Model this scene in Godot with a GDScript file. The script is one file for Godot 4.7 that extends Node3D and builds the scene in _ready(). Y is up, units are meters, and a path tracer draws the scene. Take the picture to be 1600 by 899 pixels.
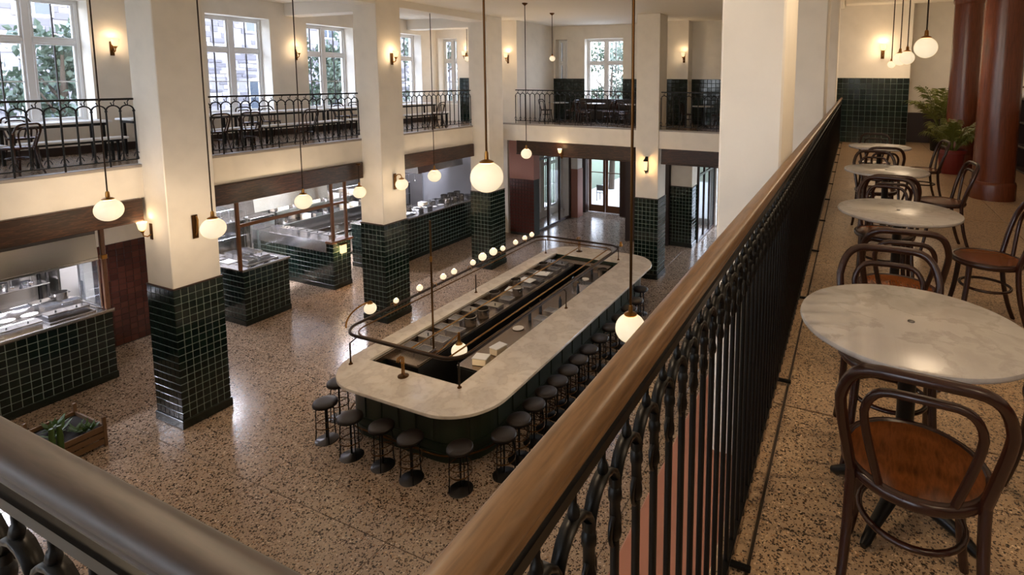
extends Node3D
# Two-storey market hall with an oval bar, seen from the mezzanine. Plan coordinates: x right, y up, d = distance ahead (-z).

const M := 4.861      # mezzanine floor
const CEIL := 8.5
const NEAR := 0.05
var rng := RandomNumberGenerator.new()
var used := {}
var mt := {}
var cache := {}

func V(x: float, y: float, d: float) -> Vector3:
	return Vector3(x, y, -d)

func numbered(called: String) -> String:
	var n: int = used.get(called, 0)
	used[called] = n + 1
	return called if n == 0 else "%s_%03d" % [called, n]

# ---------------------------------------------------------------- mesh building
func mb() -> SurfaceTool:
	var st := SurfaceTool.new()
	st.begin(Mesh.PRIMITIVE_TRIANGLES)
	return st

func tri(st: SurfaceTool, a: Vector3, b: Vector3, c: Vector3) -> void:  # counter-clockwise from outside
	st.add_vertex(a); st.add_vertex(c); st.add_vertex(b)

func quad(st: SurfaceTool, a: Vector3, b: Vector3, c: Vector3, d: Vector3) -> void:
	tri(st, a, b, c); tri(st, a, c, d)

func tri_out(st: SurfaceTool, a: Vector3, b: Vector3, c: Vector3, o: Vector3) -> void:
	if (b - a).cross(c - a).dot((a + b + c) / 3.0 - o) >= 0.0:
		tri(st, a, b, c)
	else:
		tri(st, a, c, b)

func quad_out(st: SurfaceTool, a: Vector3, b: Vector3, c: Vector3, d: Vector3, o: Vector3) -> void:
	tri_out(st, a, b, c, o); tri_out(st, a, c, d, o)

func box(st: SurfaceTool, c: Vector3, s: Vector3, bev := 0.0, bs := Basis.IDENTITY) -> SurfaceTool:
	st.set_smooth_group(-1)
	var h := s * 0.5
	var b := minf(bev, minf(h.x, minf(h.y, h.z)) * 0.9)
	for a in 3:
		var u: int = (a + 1) % 3
		var w: int = (a + 2) % 3
		for sg: float in [-1.0, 1.0]:
			var q: Array[Vector3] = []
			for k: Vector2 in [Vector2(-1, -1), Vector2(1, -1), Vector2(1, 1), Vector2(-1, 1)]:
				var p := Vector3.ZERO
				p[a] = sg * h[a]; p[u] = k.x * (h[u] - b); p[w] = k.y * (h[w] - b)
				q.append(c + bs * p)
			quad_out(st, q[0], q[1], q[2], q[3], c)
		if b > 0.0:
			for s1: float in [-1.0, 1.0]:
				for s2: float in [-1.0, 1.0]:
					var q2: Array[Vector3] = []
					for k2: Vector2 in [Vector2(0, -1), Vector2(0, 1), Vector2(1, 1), Vector2(1, -1)]:
						var p2 := Vector3.ZERO
						p2[u] = s1 * (h[u] - (b if k2.x > 0.5 else 0.0))
						p2[w] = s2 * (h[w] - (0.0 if k2.x > 0.5 else b))
						p2[a] = k2.y * (h[a] - b)
						q2.append(c + bs * p2)
					quad_out(st, q2[0], q2[1], q2[2], q2[3], c)
	if b > 0.0:
		for sx: float in [-1.0, 1.0]:
			for sy: float in [-1.0, 1.0]:
				for sz: float in [-1.0, 1.0]:
					var e := Vector3(sx, sy, sz)
					tri_out(st, c + bs * (e * (h - Vector3(0, b, b))), c + bs * (e * (h - Vector3(b, 0, b))), c + bs * (e * (h - Vector3(b, b, 0))), c)
	return st

# box between two plan corners
func slab(st: SurfaceTool, x0: float, x1: float, y0: float, y1: float, d0: float, d1: float, bev := 0.0) -> SurfaceTool:
	return box(st, V((x0 + x1) / 2, (y0 + y1) / 2, (d0 + d1) / 2), Vector3(absf(x1 - x0), absf(y1 - y0), absf(d1 - d0)), bev)

func tube(st: SurfaceTool, pts: Array, r: Variant, sides := 8, closed := false) -> SurfaceTool:
	var n := pts.size()
	var up := Vector3.UP
	var rings := []
	var prev := Vector3.ZERO
	for i in n:
		var a: Vector3 = pts[(i - 1 + n) % n] if closed or i > 0 else pts[i]
		var b: Vector3 = pts[(i + 1) % n] if closed or i < n - 1 else pts[i]
		var t := (b - a).normalized()
		if i == 0:
			prev = up.cross(t)
			if prev.length() < 0.05:
				prev = Vector3.RIGHT.cross(t)
			prev = prev.normalized()
		else:
			prev = (prev - t * prev.dot(t)).normalized()
		var bi := t.cross(prev)
		var rad: float = r[i] if r is Array else r
		var ring: Array[Vector3] = []
		for k in sides:
			var an := TAU * k / sides
			ring.append(pts[i] + (prev * cos(an) + bi * sin(an)) * rad)
		rings.append(ring)
	st.set_smooth_group(1)
	for i in (n if closed else n - 1):
		var j := (i + 1) % n
		var mid: Vector3 = (pts[i] + pts[j]) * 0.5
		for k in sides:
			var l := (k + 1) % sides
			quad_out(st, rings[i][k], rings[i][l], rings[j][l], rings[j][k], mid)
	if not closed:
		st.set_smooth_group(-1)
		for e: int in [0, n - 1]:
			var inner: Vector3 = pts[1] if e == 0 else pts[n - 2]
			for k in range(1, sides - 1):
				tri_out(st, rings[e][0], rings[e][k], rings[e][k + 1], inner)
	return st

# profile: [r, y] pairs from bottom to top on the outside
func lathe(st: SurfaceTool, prof: Array, o := Vector3.ZERO, segs := 20, bs := Basis.IDENTITY) -> SurfaceTool:
	var group := 2
	var last := Vector2.ZERO
	for i in prof.size() - 1:
		var p := Vector2(prof[i][0], prof[i][1])
		var q := Vector2(prof[i + 1][0], prof[i + 1][1])
		var dir := (q - p).normalized()
		if i > 0 and dir.dot(last) < 0.7:
			group += 1
		last = dir
		st.set_smooth_group(group)
		for k in segs:
			var a := TAU * k / segs
			var b := TAU * (k + 1) / segs
			var A := o + bs * Vector3(p.x * cos(a), p.y, p.x * sin(a))
			var B := o + bs * Vector3(p.x * cos(b), p.y, p.x * sin(b))
			var C := o + bs * Vector3(q.x * cos(b), q.y, q.x * sin(b))
			var D := o + bs * Vector3(q.x * cos(a), q.y, q.x * sin(a))
			if p.x > 1e-5:
				tri(st, A, C, B)
			if q.x > 1e-5:
				tri(st, A, D, C)
	return st

# polygon (plan points) pushed along a vector
func prism(st: SurfaceTool, poly: PackedVector2Array, org: Vector3, u: Vector3, v: Vector3, along: Vector3, smooth := false) -> SurfaceTool:
	var n := poly.size()
	var c := Vector2.ZERO
	for p in poly:
		c += p / n
	var idx := Geometry2D.triangulate_polygon(poly)
	var half := org + along * 0.5 + u * c.x + v * c.y
	st.set_smooth_group(3 if smooth else -1)
	var flip := Geometry2D.is_polygon_clockwise(poly) != (u.cross(v).dot(along) < 0.0)
	for i in n:
		var a := org + u * poly[i].x + v * poly[i].y
		var j := (i + 1) % n
		var b := org + u * poly[j].x + v * poly[j].y
		if flip:
			quad(st, b, a, a + along, b + along)
		else:
			quad(st, a, b, b + along, a + along)
	st.set_smooth_group(-1)
	for i in range(0, idx.size(), 3):
		var t: Array[Vector3] = []
		for k in 3:
			t.append(org + u * poly[idx[i + k]].x + v * poly[idx[i + k]].y)
		tri_out(st, t[0], t[1], t[2], t[0] + along)
		tri_out(st, t[0] + along, t[1] + along, t[2] + along, t[0])
	return st

func done(st: SurfaceTool) -> ArrayMesh:
	st.generate_normals()
	return st.commit()

func put(called: String, mesh: Mesh, m: Material, parent: Node = self, tf := Transform3D.IDENTITY) -> MeshInstance3D:
	var o := MeshInstance3D.new()
	o.mesh = mesh
	o.material_override = m
	o.transform = tf
	o.name = numbered(called) if parent == self else called
	parent.add_child(o, true)
	return o

func obj(called: String, st: SurfaceTool, m: Material, parent: Node = self) -> MeshInstance3D:
	return put(called, done(st), m, parent)

func thing(called: String, label: String, category: String, at := Vector3.ZERO, turn := 0.0, group := "") -> Node3D:
	var o := Node3D.new()
	o.name = numbered(called)
	add_child(o)
	o.position = at
	o.rotation.y = turn
	return tag(o, label, category, group)

func tag(o: Node3D, label: String, category: String, group := "") -> Node3D:
	o.set_meta("label", label)
	o.set_meta("category", category)
	if group:
		o.set_meta("group", group)
	return o

func struct(called: String, st: SurfaceTool, m: Material, label := "", category := "", parent: Node = self) -> MeshInstance3D:
	var o := obj(called, st, m, parent)
	if parent == self:
		o.set_meta("kind", "structure")
		o.set_meta("label", label)
		o.set_meta("category", category)
	return o

func shell(called: String, label: String, category: String) -> Node3D:
	var o := thing(called, label, category)
	o.set_meta("kind", "structure")
	return o

func stuff(o: Node3D) -> Node3D:
	o.set_meta("kind", "stuff")
	return o

func dup(src: Node3D, called: String, at: Vector3, turn: float, label := "", group := "") -> Node3D:
	var r: Node3D = src.duplicate()
	r.name = numbered(called)
	add_child(r)
	r.position = at
	r.rotation.y = turn
	if label:
		r.set_meta("label", label)
	if group:
		r.set_meta("group", group)
	return r

# ---------------------------------------------------------------- materials
func mat(called: String, c: Color, rough := 0.6, metal := 0.0) -> StandardMaterial3D:
	var m := StandardMaterial3D.new()
	m.resource_name = called
	m.albedo_color = c
	m.roughness = rough
	m.metallic = metal
	mt[called] = m
	return m

func tri_tex(m: StandardMaterial3D, t: Texture2D, scale: Vector3, world := true) -> StandardMaterial3D:
	m.albedo_texture = t
	m.uv1_triplanar = true
	m.uv1_world_triplanar = world
	m.uv1_scale = scale
	return m

func noise_tex(freq: float, ramp: Array, size := 512, oct := 5, warp := 0.0, kind := FastNoiseLite.TYPE_SIMPLEX_SMOOTH, sd := 3) -> NoiseTexture2D:
	var n := FastNoiseLite.new()
	n.noise_type = kind
	n.seed = sd
	n.frequency = freq
	n.fractal_octaves = oct
	if warp > 0.0:
		n.domain_warp_enabled = true
		n.domain_warp_amplitude = warp
		n.domain_warp_frequency = freq * 1.2
	var t := NoiseTexture2D.new()
	t.width = size; t.height = size
	t.seamless = true
	t.noise = n
	if ramp.size():
		var g := Gradient.new()
		var offs := PackedFloat32Array()
		var cols := PackedColorArray()
		for r in ramp:
			offs.append(r[0]); cols.append(r[1])
		g.offsets = offs
		g.colors = cols
		t.color_ramp = g
	return t

# terrazzo: crushed stone chips of many sizes set in a fine matrix, 1024 pixels repeating
func terrazzo() -> Array:
	var n := 1024
	var data := PackedByteArray()
	data.resize(n * n * 3)
	var rg := PackedByteArray()
	rg.resize(n * n)
	rng.seed = 11
	for i in n * n:
		var k := rng.randi() & 31
		data[i * 3] = 172 + k; data[i * 3 + 1] = 158 + k; data[i * 3 + 2] = 141 + k
		rg[i] = 120
	var tones := [Color8(58, 48, 40), Color8(50, 43, 38), Color8(62, 52, 44), Color8(48, 42, 38), Color8(84, 68, 54), Color8(205, 194, 174), Color8(186, 168, 142), Color8(142, 116, 90), Color8(66, 54, 46), Color8(54, 46, 40), Color8(112, 94, 78), Color8(214, 205, 190)]
	for i in 7000:
		var big := i < 2700
		var rx := rng.randf_range(5.0, 9.5) if big else rng.randf_range(1.6, 4.6)
		var ry := rx * rng.randf_range(0.42, 0.85)
		var cx := rng.randf() * n
		var cy := rng.randf() * n
		var an := rng.randf() * PI
		var p1 := rng.randf() * TAU
		var p2 := rng.randf() * TAU
		var c: Color = tones[rng.randi() % tones.size()]
		var k2 := rng.randf_range(0.92, 1.22)
		var R := int(rx * 1.35) + 1
		var ca := cos(an)
		var sa := sin(an)
		var r8 := int(clampf(c.r * k2, 0, 1) * 255)
		var g8 := int(clampf(c.g * k2, 0, 1) * 255)
		var b8 := int(clampf(c.b * k2, 0, 1) * 255)
		for dy in range(-R, R + 1):
			for dx in range(-R, R + 1):
				var u := (dx * ca + dy * sa) / rx
				var v := (dy * ca - dx * sa) / ry
				var th := atan2(v, u)
				if u * u + v * v < 1.0 + 0.28 * sin(3.0 * th + p1) + 0.16 * sin(5.0 * th + p2):
					var at := (posmod(int(cy) + dy, n) * n + posmod(int(cx) + dx, n))
					data[at * 3] = r8; data[at * 3 + 1] = g8; data[at * 3 + 2] = b8
					rg[at] = 90
	var im := Image.create_from_data(n, n, false, Image.FORMAT_RGB8, data)
	return [ImageTexture.create_from_image(im)]

func g3(a: float) -> Color:
	return Color(a, a, a)

func materials() -> void:
	var tz: Texture2D = terrazzo()[0]
	var tzm := mat("terrazzo", Color(0.88, 0.83, 0.80), 0.19)
	tri_tex(tzm, tz, Vector3.ONE * 0.5)
	var tz2 := mat("terrazzo_balcony", Color(0.92, 0.84, 0.74), 0.34)
	tri_tex(tz2, tz, Vector3.ONE * 1.5)
	mat("joint", Color(0.30, 0.26, 0.23), 0.8)
	var pl := mat("plaster", Color(0.90, 0.875, 0.83), 0.75)
	tri_tex(pl, noise_tex(0.012, [[0.0, g3(0.955)], [0.5, g3(0.985)], [1.0, g3(1.0)]], 256, 4), Vector3.ONE * 0.5)
	mat("plaster_white", Color(0.93, 0.925, 0.91), 0.6)
	mat("ceiling_paint", Color(0.90, 0.875, 0.83), 0.8)
	mat("grout", Color(0.56, 0.60, 0.56), 0.85)
	mat("dark_grout", Color(0.20, 0.21, 0.19), 0.85)
	var glaze := [Color(0.050, 0.112, 0.095), Color(0.038, 0.090, 0.078), Color(0.068, 0.130, 0.108), Color(0.042, 0.098, 0.090)]
	for i in 4:
		mat("green_tile_%d" % i, glaze[i], 0.13)
	for i in 3:
		mat("red_tile_%d" % i, [Color(0.29, 0.150, 0.125), Color(0.25, 0.130, 0.110), Color(0.33, 0.175, 0.145)][i], 0.2)
	mat("tile_base", Color(0.075, 0.11, 0.095), 0.2)
	var marble := mat("marble", Color(1.0, 0.985, 0.965), 0.16)
	tri_tex(marble, noise_tex(0.006, [[0.0, Color(0.79, 0.755, 0.71)], [0.3, Color(0.85, 0.825, 0.79)], [0.46, Color(0.81, 0.775, 0.74)], [0.52, Color(0.86, 0.83, 0.79)], [0.8, Color(0.89, 0.87, 0.84)], [1.0, Color(0.82, 0.79, 0.75)]], 512, 6, 60.0), Vector3.ONE * 0.55)
	var marble2 := mat("marble_table", Color(0.80, 0.79, 0.785), 0.24)
	tri_tex(marble2, noise_tex(0.006, [[0.0, Color(0.78, 0.765, 0.75)], [0.35, Color(0.85, 0.84, 0.825)], [0.47, Color(0.77, 0.755, 0.74)], [0.53, Color(0.86, 0.85, 0.84)], [1.0, Color(0.83, 0.815, 0.80)]], 512, 6, 70.0, FastNoiseLite.TYPE_SIMPLEX_SMOOTH, 8), Vector3.ONE * 0.9)
	var grain := noise_tex(0.02, [[0.0, g3(0.62)], [0.35, g3(0.84)], [0.55, g3(0.95)], [0.75, g3(0.80)], [1.0, g3(1.0)]], 512, 5, 10.0, FastNoiseLite.TYPE_SIMPLEX_SMOOTH, 5)
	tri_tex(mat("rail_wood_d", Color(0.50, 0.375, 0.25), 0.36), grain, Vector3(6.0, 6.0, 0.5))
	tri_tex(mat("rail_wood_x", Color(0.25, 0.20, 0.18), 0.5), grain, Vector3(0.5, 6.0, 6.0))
	var streak := noise_tex(0.014, [[0.0, g3(0.30)], [0.3, g3(0.55)], [0.45, g3(0.35)], [0.6, g3(0.80)], [0.75, g3(0.45)], [1.0, g3(1.0)]], 512, 6, 18.0, FastNoiseLite.TYPE_SIMPLEX_SMOOTH, 9)
	tri_tex(mat("beam_wood_d", Color(0.36, 0.215, 0.135), 0.35), streak, Vector3(3.0, 3.0, 0.3))
	tri_tex(mat("beam_wood_x", Color(0.36, 0.215, 0.135), 0.35), streak, Vector3(0.3, 3.0, 3.0))
	tri_tex(mat("door_wood", Color(0.235, 0.125, 0.08), 0.35), grain, Vector3(4.0, 0.4, 4.0))
	tri_tex(mat("pillar_wood", Color(0.45, 0.225, 0.125), 0.27), grain, Vector3(3.6, 0.16, 3.6))
	tri_tex(mat("post_wood", Color(0.50, 0.33, 0.20), 0.4), grain, Vector3(5.0, 0.5, 5.0))
	var bent := mat("bentwood", Color(0.205, 0.095, 0.060), 0.25)
	tri_tex(bent, grain, Vector3(5.0, 5.0, 5.0), false)
	var seat := mat("seat_wood", Color(0.47, 0.265, 0.125), 0.22)
	tri_tex(seat, grain, Vector3(3.0, 3.0, 0.7), false)
	mat("iron", Color(0.055, 0.052, 0.050), 0.38, 0.5)
	mat("rail_iron", Color(0.065, 0.06, 0.058), 0.38, 0.5)
	mat("brass", Color(0.60, 0.43, 0.22), 0.3, 1.0)
	mat("old_brass", Color(0.36, 0.25, 0.14), 0.35, 1.0)
	mat("rod_metal", Color(0.20, 0.15, 0.115), 0.4, 0.8)
	var steel := mat("steel", Color(0.70, 0.68, 0.66), 0.24, 1.0)
	steel.resource_name = "steel"
	mat("steel_dark", Color(0.34, 0.33, 0.33), 0.35, 1.0)
	mat("steel_bright", Color(0.86, 0.86, 0.87), 0.2, 1.0)
	mat("bar_steel", Color(0.60, 0.55, 0.51), 0.24, 1.0)
	mat("black_board", Color(0.05, 0.045, 0.042), 0.5)
	mat("bar_green", Color(0.115, 0.160, 0.115), 0.3)
	mat("bar_green_edge", Color(0.135, 0.185, 0.135), 0.3)
	mat("leather", Color(0.105, 0.068, 0.054), 0.42)
	mat("white_paint", Color(0.88, 0.88, 0.88), 0.4)
	mat("kitchen_wall", Color(0.55, 0.55, 0.57), 0.3)
	mat("cream_card", Color(0.86, 0.80, 0.70), 0.7)
	mat("china", Color(0.92, 0.91, 0.90), 0.15)
	mat("terracotta_ledge", Color(0.60, 0.41, 0.345), 0.6)
	mat("red_pot", Color(0.40, 0.11, 0.085), 0.45)
	mat("soil", Color(0.10, 0.07, 0.05), 0.95)
	mat("bark", Color(0.24, 0.19, 0.14), 0.9)
	mat("crate_wood", Color(0.42, 0.31, 0.20), 0.7)
	mat("wainscot", Color(0.16, 0.085, 0.06), 0.45)
	mat("curb", Color(0.60, 0.575, 0.55), 0.45)
	for L in [["palm_leaf", Color(0.34, 0.36, 0.13)], ["tree_leaf", Color(0.20, 0.255, 0.19)], ["tree_leaf_pale", Color(0.33, 0.37, 0.32)], ["succulent", Color(0.22, 0.32, 0.10)]]:
		var lm := mat(L[0], L[1], 0.5)
		lm.backlight_enabled = true
		lm.backlight = (L[1] as Color) * 0.7
		lm.cull_mode = BaseMaterial3D.CULL_DISABLED
	mat("lawn", Color(0.22, 0.27, 0.17), 0.95)
	mat("paving", Color(0.62, 0.62, 0.60), 0.9)
	mat("pale_brick", Color(0.50, 0.48, 0.49), 0.9)
	mat("pale_brick_light", Color(0.66, 0.64, 0.64), 0.9)
	mat("pale_brick_dark", Color(0.40, 0.385, 0.40), 0.9)
	mat("far_glass", Color(0.25, 0.28, 0.32), 0.15)
	var gl := mat("glass", Color(0.93, 0.97, 0.96, 0.06), 0.02)
	gl.transparency = BaseMaterial3D.TRANSPARENCY_ALPHA
	var gd := mat("dark_glass", Color(0.30, 0.32, 0.34, 0.28), 0.03)
	gd.transparency = BaseMaterial3D.TRANSPARENCY_ALPHA
	glow("globe_glow", Color(1.0, 0.92, 0.77), 0.62)
	glow("shade_glow", Color(1.0, 0.88, 0.66), 0.9)
	glow("tube_glow", Color(0.93, 0.94, 1.0), 3.0)

func glow(called: String, c: Color, e: float) -> void:
	var m := mat(called, Color(0.9, 0.88, 0.82), 0.25)
	m.emission_enabled = true
	m.emission = c
	m.emission_energy_multiplier = e

# ---------------------------------------------------------------- camera, sky, exposure
func setup_view() -> void:
	var cam := Camera3D.new()
	cam.name = "camera"
	cam.keep_aspect = Camera3D.KEEP_HEIGHT
	var f := 859.577
	cam.set_frustum(899.0 / f * NEAR, Vector2((800.0 - 958.396) / f * NEAR, -(449.5 - 215.038) / f * NEAR), NEAR, 200.0)
	cam.transform = Transform3D(Basis(Vector3(0.91608743, 0.00609205, -0.40093231), Vector3(-0.04774568, 0.99442818, -0.09398373), Vector3(0.39812583, 0.1052401, 0.91127402)).orthonormalized(), Vector3(0, 6.461, 0))
	add_child(cam)
	cam.current = true
	var sm := ProceduralSkyMaterial.new()
	sm.sky_top_color = Color(0.80, 0.87, 1.0)
	sm.sky_horizon_color = Color(0.95, 0.97, 1.0)
	sm.sky_curve = 0.25
	sm.ground_bottom_color = Color(0.45, 0.46, 0.44)
	sm.ground_horizon_color = Color(0.80, 0.82, 0.82)
	var sky := Sky.new()
	sky.sky_material = sm
	var e := Environment.new()
	e.background_mode = Environment.BG_SKY
	e.sky = sky
	e.background_energy_multiplier = 12.0
	e.tonemap_mode = Environment.TONE_MAPPER_LINEAR
	e.tonemap_exposure = 1.22
	e.sdfgi_enabled = true
	e.ssao_enabled = true
	e.ssil_enabled = true
	var we := WorldEnvironment.new()
	we.name = "surroundings"
	we.environment = e
	add_child(we)

func omni(called: String, at: Vector3, energy: float, c: Color, size: float, parent: Node) -> void:
	var l := OmniLight3D.new()
	l.name = called
	l.position = at
	l.light_energy = energy
	l.light_color = c
	l.light_size = size
	l.omni_range = 40.0
	l.omni_attenuation = 2.0
	l.shadow_enabled = true
	parent.add_child(l, true)

# ---------------------------------------------------------------- the building
const JOINT := 0.012

func paved(called: String, label: String, x0: float, x1: float, d0: float, d1: float, y: float, sx: float, sd: float, ox: float, od: float, m: Material) -> void:
	var s := shell(called, label, "floor")
	obj("bedding", slab(mb(), x0, x1, y - 0.16, y - 0.012, d0, d1), mt.joint, s)
	var xs := [x0]
	var ds := [d0]
	var x := ox
	while x < x1 - 0.05:
		if x > x0 + 0.05:
			xs.append(x)
		x += sx
	var d := od
	while d < d1 - 0.05:
		if d > d0 + 0.05:
			ds.append(d)
		d += sd
	xs.append(x1); ds.append(d1)
	for i in xs.size() - 1:
		for j in ds.size() - 1:
			obj("slab", slab(mb(), xs[i] + JOINT * 0.5, xs[i + 1] - JOINT * 0.5, y - 0.03, y, ds[j] + JOINT * 0.5, ds[j + 1] - JOINT * 0.5, 0.002), m, s)

# a wall along d (at x0..x1) or along x, with openings [from, to, low, high]
func pierced(st: SurfaceTool, along_d: bool, t0: float, t1: float, a0: float, a1: float, y0: float, y1: float, holes: Array) -> SurfaceTool:
	var at := a0
	for h in holes:
		var parts := [[at, h[0], y0, y1], [h[0], h[1], y0, h[2]], [h[0], h[1], h[3], y1]]
		for p in parts:
			if p[1] - p[0] > 0.001 and p[3] - p[2] > 0.001:
				if along_d:
					slab(st, t0, t1, p[2], p[3], p[0], p[1])
				else:
					slab(st, p[0], p[1], p[2], p[3], t0, t1)
		at = h[1]
	if along_d:
		slab(st, t0, t1, y0, y1, at, a1)
	else:
		slab(st, at, a1, y0, y1, t0, t1)
	return st

# glazing in its own frame: s runs along the wall, t across it; origin at the low start corner of the opening
func window(called: String, label: String, org: Vector3, s: Vector3, w: float, h: float) -> void:
	var o := shell(called, label, "window")
	var out := s.cross(Vector3.UP)
	o.transform = Transform3D(Basis(s, Vector3.UP, out), org)
	var fr := mb()
	for k in [[w / 2, 0.035, w, 0.07], [w / 2, h - 0.035, w, 0.07], [0.035, h / 2, 0.07, h - 0.14], [w - 0.035, h / 2, 0.07, h - 0.14]]:
		box(fr, Vector3(k[0], k[1], 0), Vector3(k[2], k[3], 0.10), 0.008)
	obj("frame", fr, mt.white_paint, o)
	obj("mullion", box(mb(), Vector3(w / 2, h / 2, 0), Vector3(0.13, h - 0.14, 0.11), 0.012), mt.white_paint, o)
	var th := h * 0.66
	for sd in 2:
		var a := 0.07 if sd == 0 else w / 2 + 0.065
		var b := w / 2 - 0.065 if sd == 0 else w - 0.07
		obj("transom", box(mb(), Vector3((a + b) / 2, th, 0.0), Vector3(b - a, 0.085, 0.10), 0.01), mt.white_paint, o)
		for lv in 2:
			var y0 := 0.07 if lv == 0 else th + 0.042
			var y1 := th - 0.042 if lv == 0 else h - 0.07
			var sash := mb()
			for k in [[(a + b) / 2, y0 + 0.02, b - a, 0.04], [(a + b) / 2, y1 - 0.02, b - a, 0.04], [a + 0.02, (y0 + y1) / 2, 0.04, y1 - y0 - 0.08], [b - 0.02, (y0 + y1) / 2, 0.04, y1 - y0 - 0.08]]:
				box(sash, Vector3(k[0], k[1], 0.0), Vector3(k[2], k[3], 0.06), 0.006)
			var sn := obj("sash", sash, mt.white_paint, o)
			var rows := 2 if lv == 0 else 1
			obj("glazing_bar", box(mb(), Vector3((a + b) / 2, (y0 + y1) / 2, 0.0), Vector3(0.02, y1 - y0 - 0.08, 0.035)), mt.steel_dark, sn)
			if rows == 2:
				obj("glazing_bar", box(mb(), Vector3((a + b) / 2, (y0 + y1) / 2, 0.0), Vector3(b - a - 0.08, 0.022, 0.035)), mt.white_paint, sn)
			for i in 2:
				for j in rows:
					var cx: float = a + 0.04 + (b - a - 0.08) * (i + 0.5) / 2
					var cy: float = y0 + 0.04 + (y1 - y0 - 0.08) * (j + 0.5) / rows
					flat_pane(sn, Vector3(cx, cy, 0), (b - a - 0.08) / 2 - 0.02, (y1 - y0 - 0.08) / rows - (0.022 if rows == 2 else 0.0))
	obj("sill_board", box(mb(), Vector3(w / 2, -0.02, -0.20), Vector3(w, 0.04, 0.42), 0.008), mt.white_paint, o)

func flat_pane(parent: Node, c: Vector3, w: float, h: float, m: Material = null, u := Vector3.RIGHT, v := Vector3.UP) -> void:
	var st := mb()
	st.set_smooth_group(-1)
	quad(st, c - u * w / 2 - v * h / 2, c + u * w / 2 - v * h / 2, c + u * w / 2 + v * h / 2, c - u * w / 2 + v * h / 2)
	obj("pane", st, m if m else mt.glass, parent)

func tile_mesh(su: float, sv: float, t := 0.012) -> ArrayMesh:
	var key := "tile%.4f_%.4f" % [su, sv]
	if not cache.has(key):
		cache[key] = done(box(mb(), Vector3(0, 0, t / 2), Vector3(su, sv, t), 0.0035))
	return cache[key]

# a field of glazed tiles: u across, v up, from the low corner; each tile a piece of its own, or all joined where they are too small
func tiles(parent: Node, org: Vector3, u: Vector3, v: Vector3, w: float, h: float, nu: int, nv: int, single: bool, family := "green_tile_", kinds := 4, gap := 0.013) -> void:
	var n := u.cross(v)
	var su := w / nu
	var sv := h / nv
	var me := tile_mesh(su - gap, sv - gap)
	var all := mb()
	for j in nv:
		for i in nu:
			var tilt := Basis(u, rng.randfn(0.0, 0.006)) * Basis(v, rng.randfn(0.0, 0.006))
			var tf := Transform3D(tilt * Basis(u, v, n), org + u * (su * (i + 0.5)) + v * (sv * (j + 0.5)) + n * rng.randf_range(-0.001, 0.001))
			var m: Material = mt[family + str(rng.randi() % kinds)]
			if single:
				put("tile", me, m, parent, tf)
			else:
				all.append_from(me, 0, tf)
	if not single:
		var o := MeshInstance3D.new()
		o.mesh = all.commit()
		o.material_override = mt[family + "0"]
		o.name = "tile_field"
		parent.add_child(o, true)
		stuff(o)

const U := Vector3.RIGHT
const D := Vector3(0, 0, -1)
const Y := Vector3.UP

func column(label: String, x0: float, x1: float, d0: float, d1: float, faces: Dictionary, wain := 2.638, rows := 18, top := CEIL) -> Node3D:
	var c := shell("column", label, "column")
	var w := x1 - x0
	var t := d1 - d0
	obj("shaft", slab(mb(), x0 + 0.02, x1 - 0.02, wain, top, d0 + 0.02, d1 - 0.02, 0.012), mt.plaster, c)
	obj("core", slab(mb(), x0 + 0.012, x1 - 0.012, 0.0, wain, d0 + 0.012, d1 - 0.012), mt.grout, c)
	obj("capping", slab(mb(), x0 - 0.008, x1 + 0.008, wain, wain + 0.03, d0 - 0.008, d1 + 0.008, 0.01), mt.beam_wood_d, c)
	obj("plinth", slab(mb(), x0 - 0.022, x1 + 0.022, 0.0, 0.17, d0 - 0.022, d1 + 0.022, 0.012), mt.tile_base, c)
	var y0 := 0.172
	var hh := wain - y0
	var n := maxi(3, roundi(w / 0.128))
	var k := maxi(3, roundi(t / 0.128))
	if faces.has("near"):
		tiles(c, V(x0, y0, d0 + 0.012), U, Y, w, hh, n, rows, faces.near)
	if faces.has("right"):
		tiles(c, V(x1 - 0.012, y0, d0), D, Y, t, hh, k, rows, faces.right)
	if faces.has("left"):
		tiles(c, V(x0 + 0.012, y0, d1), -D, Y, t, hh, k, rows, false)
	if faces.has("far"):
		tiles(c, V(x1, y0, d1 - 0.012), -U, Y, w, hh, n, rows, false)
	return c

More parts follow.
